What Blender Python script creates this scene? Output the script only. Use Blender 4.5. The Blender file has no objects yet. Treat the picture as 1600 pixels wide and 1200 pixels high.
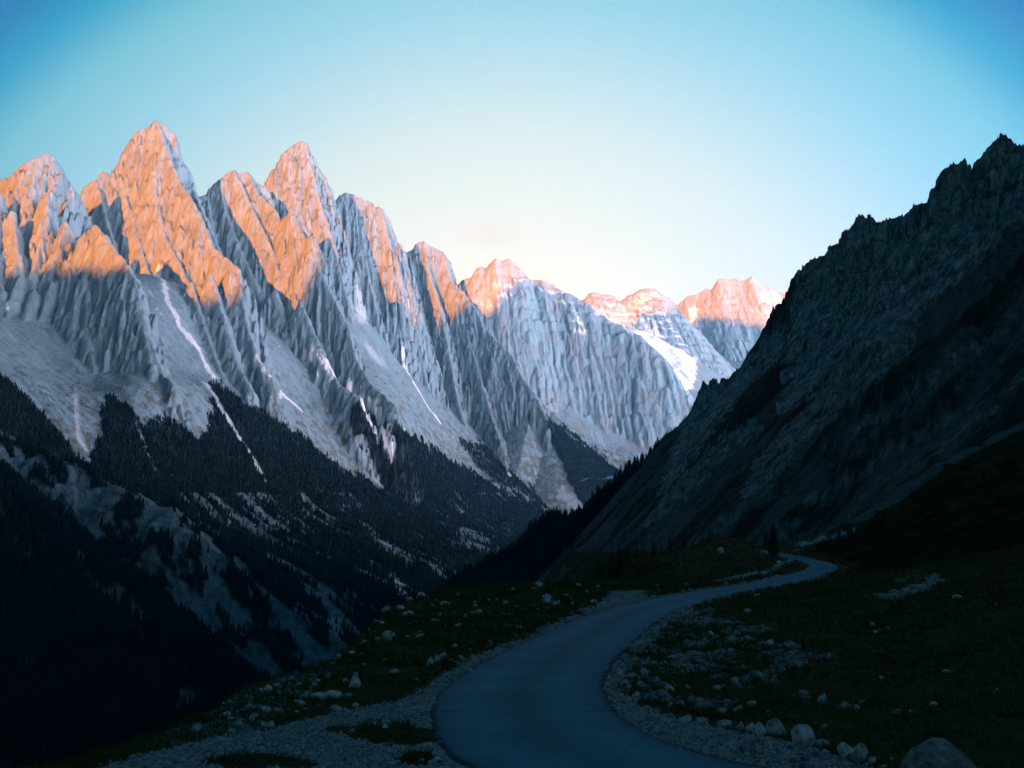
import bpy, math, random
import numpy as np
from mathutils import Vector, Matrix

random.seed(7)
RNG = np.random.default_rng(11)
scene = bpy.context.scene
COL = scene.collection
F32 = np.float32

# ------------------------------------------------------------------ camera
FOC = 1443.0                     # focal length in photograph pixels (1600 wide)
HORIZ = 850.0                    # row of the level horizon
PITCH = math.atan((HORIZ - 600.0) / FOC)
CP, SP = math.cos(PITCH), math.sin(PITCH)


def P(px, py, Y):
    """World point seen at photograph position px,py at depth Y (metres north)."""
    xx = (px - 800.0) / FOC
    yy = -(py - 600.0) / FOC
    dy = CP - yy * SP
    dz = SP + yy * CP
    t = Y / dy
    return (xx * t, Y, dz * t)


def project(x, y, z):
    f = np.maximum(y * CP + z * SP, 1e-3)
    u = -y * SP + z * CP
    return 800.0 + FOC * x / f, 600.0 - FOC * u / f


cam_d = bpy.data.cameras.new("camera")
cam = bpy.data.objects.new("camera", cam_d)
COL.objects.link(cam)
cam.location = (0, 0, 0)
cam.rotation_euler = (math.radians(90) + PITCH, 0, 0)
cam_d.sensor_width = 36.0
cam_d.lens = FOC / 1600.0 * 36.0
cam_d.clip_start = 0.2
cam_d.clip_end = 60000.0
scene.camera = cam

# ------------------------------------------------------------------ noise


def _h(ix, iy, seed):
    h = (ix.astype(np.int64) * 374761393 + iy.astype(np.int64) * 668265263 + seed * 974711) & 0xFFFFFFFF
    h = ((h ^ (h >> 13)) * 1274126177) & 0xFFFFFFFF
    return (h ^ (h >> 16)) & 0xFFFFFF


def gnoise(x, y, seed=0):
    x = np.asarray(x, F32); y = np.asarray(y, F32)
    ix = np.floor(x); iy = np.floor(y)
    fx = x - ix; fy = y - iy
    ix = ix.astype(np.int64); iy = iy.astype(np.int64)
    u = fx * fx * fx * (fx * (fx * 6 - 15) + 10)
    v = fy * fy * fy * (fy * (fy * 6 - 15) + 10)

    def g(ax, ay, dx, dy):
        a = _h(ax, ay, seed).astype(F32) * F32(6.2831853 / 16777216.0)
        return np.cos(a) * dx + np.sin(a) * dy
    n00 = g(ix, iy, fx, fy); n10 = g(ix + 1, iy, fx - 1, fy)
    n01 = g(ix, iy + 1, fx, fy - 1); n11 = g(ix + 1, iy + 1, fx - 1, fy - 1)
    return (1.45 * ((n00 * (1 - u) + n10 * u) * (1 - v) + (n01 * (1 - u) + n11 * u) * v)).astype(F32)


def fbm(x, y, octv=4, seed=0, gain=0.5, lac=2.03):
    r = 0; a = 1.0; n = 0; f = 1.0
    for o in range(octv):
        r = r + a * gnoise(x * f + 17.3 * o, y * f - 9.1 * o, seed + o * 31)
        n += a; a *= gain; f *= lac
    return r / n


def ridged(x, y, octv=4, seed=0, gain=0.5, lac=2.1):
    r = 0; a = 1.0; n = 0; f = 1.0
    for o in range(octv):
        r = r + a * (1 - 2 * np.abs(gnoise(x * f + 7.7 * o, y * f + 3.1 * o, seed + o * 17)))
        n += a; a *= gain; f *= lac
    return r / n


def cells(x, y, seed=0):
    """Random value of the nearest cell point, and distance to the cell border."""
    x = np.asarray(x, F32); y = np.asarray(y, F32)
    ix = np.floor(x).astype(np.int64); iy = np.floor(y).astype(np.int64)
    b1 = np.full(x.shape, 9e9, F32); b2 = b1.copy(); val = np.zeros(x.shape, F32)
    for dx in (-1, 0, 1):
        for dy in (-1, 0, 1):
            cx = ix + dx; cy = iy + dy
            h1 = _h(cx, cy, seed).astype(F32) / 16777216.0
            h2 = _h(cx, cy, seed + 101).astype(F32) / 16777216.0
            d = (cx + h1 - x) ** 2 + (cy + h2 - y) ** 2
            m = d < b1
            b2 = np.where(m, b1, np.minimum(b2, d))
            val = np.where(m, _h(cx, cy, seed + 202).astype(F32) / 16777216.0, val)
            b1 = np.where(m, d, b1)
    return val * 2 - 1, np.sqrt(b2) - np.sqrt(b1)


def sstep(a, b, x):
    t = np.clip((x - a) / (b - a), 0, 1)
    return t * t * (3 - 2 * t)


def inpoly(px, py, poly):
    res = np.zeros(px.shape, bool)
    n = len(poly)
    j = n - 1
    for i in range(n):
        xi, yi = poly[i]; xj, yj = poly[j]
        if yi != yj:
            c = ((yi > py) != (yj > py)) & (px < (xj - xi) * (py - yi) / (yj - yi) + xi)
            res ^= c
        j = i
    return res


def linedist(x, y, pts):
    """distance to polyline; also parameter (arc length) and index-interpolated extra columns"""
    pts = np.asarray(pts, float)
    best = np.full(x.shape, 1e12, F32); tt = np.zeros(x.shape, F32)
    ex = [np.zeros(x.shape, F32) for _ in range(pts.shape[1] - 2)]
    acc = 0.0
    for a, b in zip(pts[:-1], pts[1:]):
        dx, dy = b[0] - a[0], b[1] - a[1]
        L2 = dx * dx + dy * dy + 1e-9
        s = np.clip(((x - a[0]) * dx + (y - a[1]) * dy) / L2, 0, 1)
        d = (x - a[0] - s * dx) ** 2 + (y - a[1] - s * dy) ** 2
        m = d < best
        best = np.where(m, d, best)
        tt = np.where(m, acc + s * math.sqrt(L2), tt)
        for k in range(len(ex)):
            ex[k] = np.where(m, a[2 + k] + s * (b[2 + k] - a[2 + k]), ex[k])
        acc += math.sqrt(L2)
    return np.sqrt(best), tt, ex


def rbf(ctrl, X, Y, c=150.0):
    """Smooth surface through control points (multiquadric)."""
    p = np.array(ctrl, float)
    n = len(p)
    d = np.sqrt((p[:, None, 0] - p[None, :, 0]) ** 2 + (p[:, None, 1] - p[None, :, 1]) ** 2 + c * c)
    A = np.zeros((n + 3, n + 3))
    A[:n, :n] = d + np.eye(n) * (-6.0)
    A[:n, n] = 1; A[:n, n + 1] = p[:, 0]; A[:n, n + 2] = p[:, 1]
    A[n:, :n] = A[:n, n:].T
    rhs = np.concatenate([p[:, 2], np.zeros(3)])
    w = np.linalg.solve(A, rhs)
    out = (w[n] + w[n + 1] * X + w[n + 2] * Y).astype(F32)
    for i in range(n):
        out += F32(w[i]) * np.sqrt((X - F32(p[i, 0])) ** 2 + (Y - F32(p[i, 1])) ** 2 + F32(c * c))
    return out


# ------------------------------------------------------------------ mesh / object helpers


def mesh_np(name, verts, faces_flat, nper, attrs=None, smooth=True):
    me = bpy.data.meshes.new(name)
    nv = len(verts); nf = np.size(faces_flat) // nper
    me.vertices.add(nv)
    me.vertices.foreach_set("co", np.ascontiguousarray(verts, F32).ravel())
    me.loops.add(nf * nper)
    me.loops.foreach_set("vertex_index", np.ascontiguousarray(faces_flat, np.int32).ravel())
    me.polygons.add(nf)
    me.polygons.foreach_set("loop_start", np.arange(0, nf * nper, nper, dtype=np.int32))
    if smooth:
        me.polygons.foreach_set("use_smooth", np.ones(nf, bool))
    if attrs:
        for k, v in attrs.items():
            v = np.ascontiguousarray(v, F32)
            if v.ndim == 1:
                a = me.attributes.new(k, 'FLOAT', 'POINT')
                a.data.foreach_set("value", v)
            else:
                a = me.attributes.new(k, 'FLOAT_COLOR', 'POINT')
                if v.shape[1] == 3:
                    v = np.concatenate([v, np.ones((len(v), 1), F32)], 1)
                a.data.foreach_set("color", np.ascontiguousarray(v, F32).ravel())
    me.update(calc_edges=True)
    return me


def grid_faces(nr, nc, keep=None):
    idx = np.arange(nr * nc, dtype=np.int32).reshape(nr, nc)
    a = idx[:-1, :-1]; b = idx[:-1, 1:]; c = idx[1:, 1:]; d = idx[1:, :-1]
    q = np.stack([a, b, c, d], -1).reshape(-1, 4)
    if keep is not None:
        q = q[keep.reshape(-1)]
    return q


def add_obj(name, me, mat, parent=None, label=None, cat=None, group=None, kind=None):
    o = bpy.data.objects.new(name, me)
    COL.objects.link(o)
    if me is not None and mat is not None and not me.materials:
        me.materials.append(mat)
    if parent is not None:
        o.parent = parent
    tag(o, label, cat, group, kind)
    return o


def tag(o, label=None, cat=None, group=None, kind=None):
    if label: o['label'] = label
    if cat: o['category'] = cat
    if group: o['group'] = group
    if kind: o['kind'] = kind
    return o


class HF:
    """regular heightfield"""
    def __init__(s, x0, x1, y0, y1, step):
        s.x = np.arange(x0, x1 + .1, step, dtype=F32); s.y = np.arange(y0, y1 + .1, step, dtype=F32)
        s.step = step
        s.X, s.Y = np.meshgrid(s.x, s.y)
        s.H = np.full(s.X.shape, -1e6, F32)
        s.rock = np.zeros(s.X.shape, F32)
        s.streak = np.zeros(s.X.shape, F32)

    def sample(s, x, y, arr=None):
        arr = s.H if arr is None else arr
        fx = np.clip((np.asarray(x) - s.x[0]) / s.step, 0, len(s.x) - 1.001)
        fy = np.clip((np.asarray(y) - s.y[0]) / s.step, 0, len(s.y) - 1.001)
        ix = fx.astype(int); iy = fy.astype(int); u = fx - ix; v = fy - iy
        return (arr[iy, ix] * (1 - u) + arr[iy, ix + 1] * u) * (1 - v) + (arr[iy + 1, ix] * (1 - u) + arr[iy + 1, ix + 1] * u) * v

    def normal_slope(s):
        gy, gx = np.gradient(s.H, s.step)
        return np.sqrt(gx * gx + gy * gy), gx, gy

    def ray(s, px, py, ymin=None, ymax=None):
        ys = np.arange(ymin or s.y[0], ymax or s.y[-1], s.step * .7)
        a = P(px, py, 1.0)
        hx = a[0] * ys; hz = a[2] * ys
        ok = (hx > s.x[0]) & (hx < s.x[-1])
        hit = ok & (s.sample(hx, ys) > hz)
        if not hit.any():
            return None
        i = int(np.argmax(hit))
        return (hx[i], ys[i], hz[i])


def ridge(hf, pix, slope=2.4, amp=1.0, scale=1.0, seed=0, reach=700.0, crest=10.0, lower=0.0, world=False):
    """Raise a craggy rib along a polyline of (px,py,depth)."""
    pts = np.array(pix if world else [P(*p) for p in pix], float)
    if lower: pts[:, 2] -= lower
    x0, x1 = pts[:, 0].min() - reach, pts[:, 0].max() + reach
    y0, y1 = pts[:, 1].min() - reach, pts[:, 1].max() + reach
    i0, i1 = np.searchsorted(hf.x, [x0, x1]); j0, j1 = np.searchsorted(hf.y, [y0, y1])
    if i1 - i0 < 2 or j1 - j0 < 2:
        return
    X = hf.X[j0:j1, i0:i1]; Y = hf.Y[j0:j1, i0:i1]
    best = np.full(X.shape, -1e6, F32); D = np.zeros(X.shape, F32); T = D.copy(); Z = D.copy(); S = D.copy()
    acc = 0.0
    for a, b in zip(pts[:-1], pts[1:]):
        dx, dy = b[0] - a[0], b[1] - a[1]
        L = math.sqrt(dx * dx + dy * dy) + 1e-6
        s = np.clip(((X - a[0]) * dx + (Y - a[1]) * dy) / (L * L), 0, 1)
        ex = X - a[0] - s * dx; ey = Y - a[1] - s * dy
        d = np.sqrt(ex * ex + ey * ey)
        z = a[2] + s * (b[2] - a[2])
        c = z - slope * d
        m = c > best
        best = np.where(m, c, best); D = np.where(m, d, D); Z = np.where(m, z, Z)
        side = np.where((ex * dy - ey * dx) > 0, 1.0, -1.0)
        S = np.where(m, side, S)
        T = np.where(m, acc + s * L, T)
        acc += L
    k = scale
    warp = fbm(X / (90 * k), Y / (90 * k), 3, seed + 5) * 30 * k
    t = T + warp * .7 + S * 137.0
    dd = D
    pw = X * .95 + Y * .31 + warp * .55 + 26 * k * fbm(X / (210 * k), Y / (210 * k), 3, seed + 23); qw = Y * .95 - X * .31
    rg = .3 + 1.1 * sstep(-.35, .4, fbm(X / (150 * k), Y / (150 * k), 3, seed + 21))
    b1 = np.abs(gnoise(pw / (34 * k), qw / (330 * k), seed + 3)); b2 = np.abs(gnoise(pw / (14 * k) + b1, qw / (190 * k), seed + 9)); b3 = np.abs(gnoise(t / (90 * k), D / (600 * k), seed + 13))
    fl = 0.30 * ridged(pw / (120 * k), qw / (900 * k), 2, seed) + rg * (.34 * (np.minimum(b1 * 2.6, 1) - .6) + .13 * (np.minimum(b2 * 2.8, 1) - .6)) + .3 * (np.minimum(b3 * 3.0, 1) - .6)
    A = np.minimum(D * .6, 40 * k) * amp
    d2 = D - A * fl
    cv, cb = cells(X / (58 * k) + warp / (80 * k), Y / (58 * k), seed + 40)
    cv2, cb2 = cells(X / (23 * k), Y / (23 * k) + warp / (60 * k), seed + 60)
    A2 = np.minimum(D * .2 + .6 * k, 2.4 * k) * amp
    d2 = d2 - A2 * (cv * .9 + cv2 * .5) + A2 * .9 * (1 - sstep(0, .16, cb)) + A2 * .35 * (1 - sstep(0, .2, cb2))
    # broken blocks and ledges: joints cut the pillars at uneven heights
    he = Z - slope * D + warp * .6
    bv, bb = cells(pw / (27 * k), he / (44 * k), seed + 90); bv2, bb2 = cells(pw / (11 * k) + 3.1, he / (17 * k), seed + 95)
    A3 = np.minimum(D * .25, 5.5 * k) * amp
    d2 = d2 - A3 * (bv + .55 * bv2) + A3 * .5 * (1 - sstep(0, .14, bb))
    d2 = np.maximum(d2, 0)
    h = Z - slope * (np.sqrt(d2 * d2 + crest * crest) - crest)
    h += (fbm(X / (26 * k), Y / (26 * k), 4, seed + 77) * 3.0 * k + fbm(X / (8.5 * k), Y / (8.5 * k), 2, seed + 79) * 2.2 * k + cv2 * 3.0 * k * sstep(0, 14 * k, D)) * amp
    # bedding
    per = 46 * k
    h += per * (.05 + .06 * sstep(.1, .4, gnoise(h / (120 * k), warp / 40, 31))) * np.sin(2 * np.pi * (h + warp * .5) / per) + per * .03 * np.sin(2 * np.pi * (h + warp * .8) / (per * .37))
    cur = hf.H[j0:j1, i0:i1]
    m = h > cur
    hf.H[j0:j1, i0:i1] = np.where(m, h, cur)
    st = np.maximum(np.clip(1 - np.abs(gnoise(pw / (26 * k), qw / (400 * k), seed + 301)) * 8.0, 0, 1), .7 * np.clip(1 - np.abs(gnoise(pw / (11 * k), qw / (150 * k), seed + 302)) * 5.5, 0, 1)) * sstep(-.3, .25, gnoise(t / (70 * k), D / (120 * k), seed + 303))
    sk = hf.streak[j0:j1, i0:i1]
    hf.streak[j0:j1, i0:i1] = np.where(m, st, sk)
    rk = hf.rock[j0:j1, i0:i1]
    hf.rock[j0:j1, i0:i1] = np.where(m, sstep(0, 12 * k, h - cur), rk)


# ------------------------------------------------------------------ materials


def new_mat(name):
    m = bpy.data.materials.new(name)
    m.use_nodes = True
    nt = m.node_tree
    b = nt.nodes["Principled BSDF"]
    b.inputs["Roughness"].default_value = .9
    b.inputs["Specular IOR Level"].default_value = .15
    return m, nt, b


def node(nt, typ, **kw):
    n = nt.nodes.new(typ)
    for k, v in kw.items():
        setattr(n, k, v)
    return n


def terrain_mat(name, scales, var=.45, bump=.6, bumpdist=3.0, stretch=1.0, spec=.0, rough=.95, cracks=None):
    """albedo attribute modulated by world-space noise; bump from same noise"""
    m, nt, b = new_mat(name)
    L = nt.links
    at = node(nt, 'ShaderNodeAttribute'); at.attribute_name = 'albedo'
    geo = node(nt, 'ShaderNodeNewGeometry')
    mp = node(nt, 'ShaderNodeMapping'); mp.inputs['Scale'].default_value = (1, 1, stretch)
    L.new(geo.outputs['Position'], mp.inputs['Vector'])
    fac = None
    hsum = None
    for i, s in enumerate(scales):
        n = node(nt, 'ShaderNodeTexNoise'); n.inputs['Scale'].default_value = 1.0 / s
        n.inputs['Detail'].default_value = 4; n.inputs['Roughness'].default_value = .62
        L.new(mp.outputs['Vector'], n.inputs['Vector'])
        if hsum is None:
            hsum = n.outputs['Fac']
        else:
            a = node(nt, 'ShaderNodeMath', operation='ADD'); L.new(hsum, a.inputs[0]); L.new(n.outputs['Fac'], a.inputs[1]); hsum = a.outputs[0]
    k = len(scales)
    mr = node(nt, 'ShaderNodeMapRange')
    mr.inputs['From Min'].default_value = .32 * k; mr.inputs['From Max'].default_value = .68 * k
    mr.inputs['To Min'].default_value = 1 - var; mr.inputs['To Max'].default_value = 1 + var
    L.new(hsum, mr.inputs['Value'])
    mx = node(nt, 'ShaderNodeVectorMath', operation='SCALE')
    L.new(at.outputs['Color'], mx.inputs[0]); L.new(mr.outputs['Result'], mx.inputs['Scale'])
    outc_ = mx.outputs['Vector']
    if cracks:
        ra = node(nt, 'ShaderNodeAttribute'); ra.attribute_name = 'rock'
        for (cs, cz, thick, depth, warp_) in cracks:
            m2 = node(nt, 'ShaderNodeMapping'); m2.inputs['Scale'].default_value = (1 / cs, 1 / cs, cz / cs); m2.inputs['Rotation'].default_value = (0, 0, .3)
            L.new(geo.outputs['Position'], m2.inputs['Vector'])
            cn = node(nt, 'ShaderNodeTexNoise'); cn.inputs['Scale'].default_value = 1; cn.inputs['Detail'].default_value = 3; cn.inputs['Roughness'].default_value = .5; cn.inputs['Distortion'].default_value = warp_
            L.new(m2.outputs['Vector'], cn.inputs['Vector'])
            c1 = node(nt, 'ShaderNodeMath', operation='SUBTRACT'); L.new(cn.outputs['Fac'], c1.inputs[0]); c1.inputs[1].default_value = .5
            c2 = node(nt, 'ShaderNodeMath', operation='ABSOLUTE'); L.new(c1.outputs[0], c2.inputs[0])
            c3 = node(nt, 'ShaderNodeMapRange'); c3.inputs['From Min'].default_value = 0; c3.inputs['From Max'].default_value = thick; c3.inputs['To Min'].default_value = depth; c3.inputs['To Max'].default_value = 0
            L.new(c2.outputs[0], c3.inputs['Value'])
            c4 = node(nt, 'ShaderNodeMath', operation='MULTIPLY'); L.new(c3.outputs[0], c4.inputs[0]); L.new(ra.outputs['Fac'], c4.inputs[1])
            c5 = node(nt, 'ShaderNodeMath', operation='SUBTRACT'); c5.inputs[0].default_value = 1; L.new(c4.outputs[0], c5.inputs[1])
            c6 = node(nt, 'ShaderNodeVectorMath', operation='SCALE'); L.new(outc_, c6.inputs[0]); L.new(c5.outputs[0], c6.inputs['Scale'])
            outc_ = c6.outputs['Vector']
    L.new(outc_, b.inputs['Base Color'])
    bp = node(nt, 'ShaderNodeBump'); bp.inputs['Strength'].default_value = bump; bp.inputs['Distance'].default_value = bumpdist
    L.new(hsum, bp.inputs['Height']); L.new(bp.outputs['Normal'], b.inputs['Normal'])
    b.inputs['Roughness'].default_value = rough
    b.inputs['Specular IOR Level'].default_value = spec
    return m


def noise_mat(name, c1, c2, scale, bump=.3, dist=.05, rough=.9, spec=.15, obj=True, detail=5):
    m, nt, b = new_mat(name)
    L = nt.links
    tc = node(nt, 'ShaderNodeTexCoord')
    n = node(nt, 'ShaderNodeTexNoise'); n.inputs['Scale'].default_value = scale; n.inputs['Detail'].default_value = detail
    L.new(tc.outputs['Object' if obj else 'Generated'], n.inputs['Vector'])
    cr = node(nt, 'ShaderNodeValToRGB')
    cr.color_ramp.elements[0].position = .33; cr.color_ramp.elements[1].position = .68
    cr.color_ramp.elements[0].color = (*c1, 1); cr.color_ramp.elements[1].color = (*c2, 1)
    L.new(n.outputs['Fac'], cr.inputs['Fac'])
    inf = node(nt, 'ShaderNodeObjectInfo')
    mr = node(nt, 'ShaderNodeMapRange'); mr.inputs['To Min'].default_value = .75; mr.inputs['To Max'].default_value = 1.2
    L.new(inf.outputs['Random'], mr.inputs['Value'])
    sc = node(nt, 'ShaderNodeVectorMath', operation='SCALE')
    L.new(cr.outputs['Color'], sc.inputs[0]); L.new(mr.outputs['Result'], sc.inputs['Scale'])
    L.new(sc.outputs['Vector'], b.inputs['Base Color'])
    bp = node(nt, 'ShaderNodeBump'); bp.inputs['Strength'].default_value = bump; bp.inputs['Distance'].default_value = dist
    L.new(n.outputs['Fac'], bp.inputs['Height']); L.new(bp.outputs['Normal'], b.inputs['Normal'])
    b.inputs['Roughness'].default_value = rough
    b.inputs['Specular IOR Level'].default_value = spec
    return m


ROCK = np.array([.68, .50, .40], F32)
ROCK_D = np.array([.36, .30, .275], F32)
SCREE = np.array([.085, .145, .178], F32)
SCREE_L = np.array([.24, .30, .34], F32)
SNOW = np.array([.52, .56, .60], F32)
TURF = np.array([.10, .105, .075], F32)
FLOOR = np.array([.003, .007, .009], F32)


def lerp(a, b, t):
    t = np.asarray(t)[..., None]
    return a * (1 - t) + b * t


# =================================================================== NEAR RANGE (left side of the valley)
R = HF(-2700, 820, 850, 6000, 4.0)
base_pix = [
    # foot of the cliffs / head of the scree
    (-160, 500, 2540), (0, 525, 2680), (60, 540, 2730), (130, 595, 2640), (200, 612, 2600), (250, 600, 2680),
    (240, 440, 3250), (280, 515, 3100), (330, 600, 2950), (300, 590, 2980), (400, 560, 3300), (440, 620, 3250), (470, 570, 3550), (430, 500, 3800),
    (560, 500, 4200), (575, 560, 4050), (600, 590, 3950), (620, 640, 3800), (680, 650, 4400), (700, 690, 4400), (800, 750, 4450), (850, 790, 4400),
    # upper wood
    (-160, 600, 2150), (0, 640, 2200), (100, 680, 2280), (200, 690, 2400), (300, 725, 2550), (400, 760, 2700), (500, 785, 2900), (600, 780, 3250), (700, 770, 3800), (780, 810, 3900), (850, 815, 4200),
    # lower slopes
    (-160, 750, 1900), (100, 800, 2050), (200, 850, 2050), (300, 860, 2150), (400, 905, 2100), (450, 955, 2020), (530, 1005, 1950), (600, 905, 2450), (650, 940, 2300), (700, 890, 2750), (800, 855, 3250), (840, 840, 3750), (550, 860, 2550),
    # valley bottom, out of sight
    (400, 1150, 1500), (600, 1050, 1900), (700, 1000, 2300), (300, 1250, 1100), (840, 880, 3600), (900, 850, 4600), (960, 840, 5600), (870, 640, 5900), (930, 720, 5700),
    # behind the crest
    (-100, 500, 4200), (100, 480, 4600), (300, 480, 5200), (500, 520, 5900), (700, 560, 6200), (-300, 520, 3400),
]
base_ctrl = [P(*p) for p in base_pix]
rb = rbf(base_ctrl, R.X, R.Y, 140.0)
# gullies run down the slope: stretch the noise along the fall line
ux = R.X * .45 + R.Y * .89          # along the valley
uv = R.X * .89 - R.Y * .45          # down the slope
wrp = fbm(R.X / 300, R.Y / 300, 3, 2) * 90
rb += fbm(R.X / 420, R.Y / 420, 5, 3) * 34
rb += ridged((ux + wrp) / 170, uv / 900, 3, 8) * 13 + ridged((ux + wrp) / 48, uv / 300, 2, 9) * 3.5
R.H = rb.astype(F32)

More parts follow.
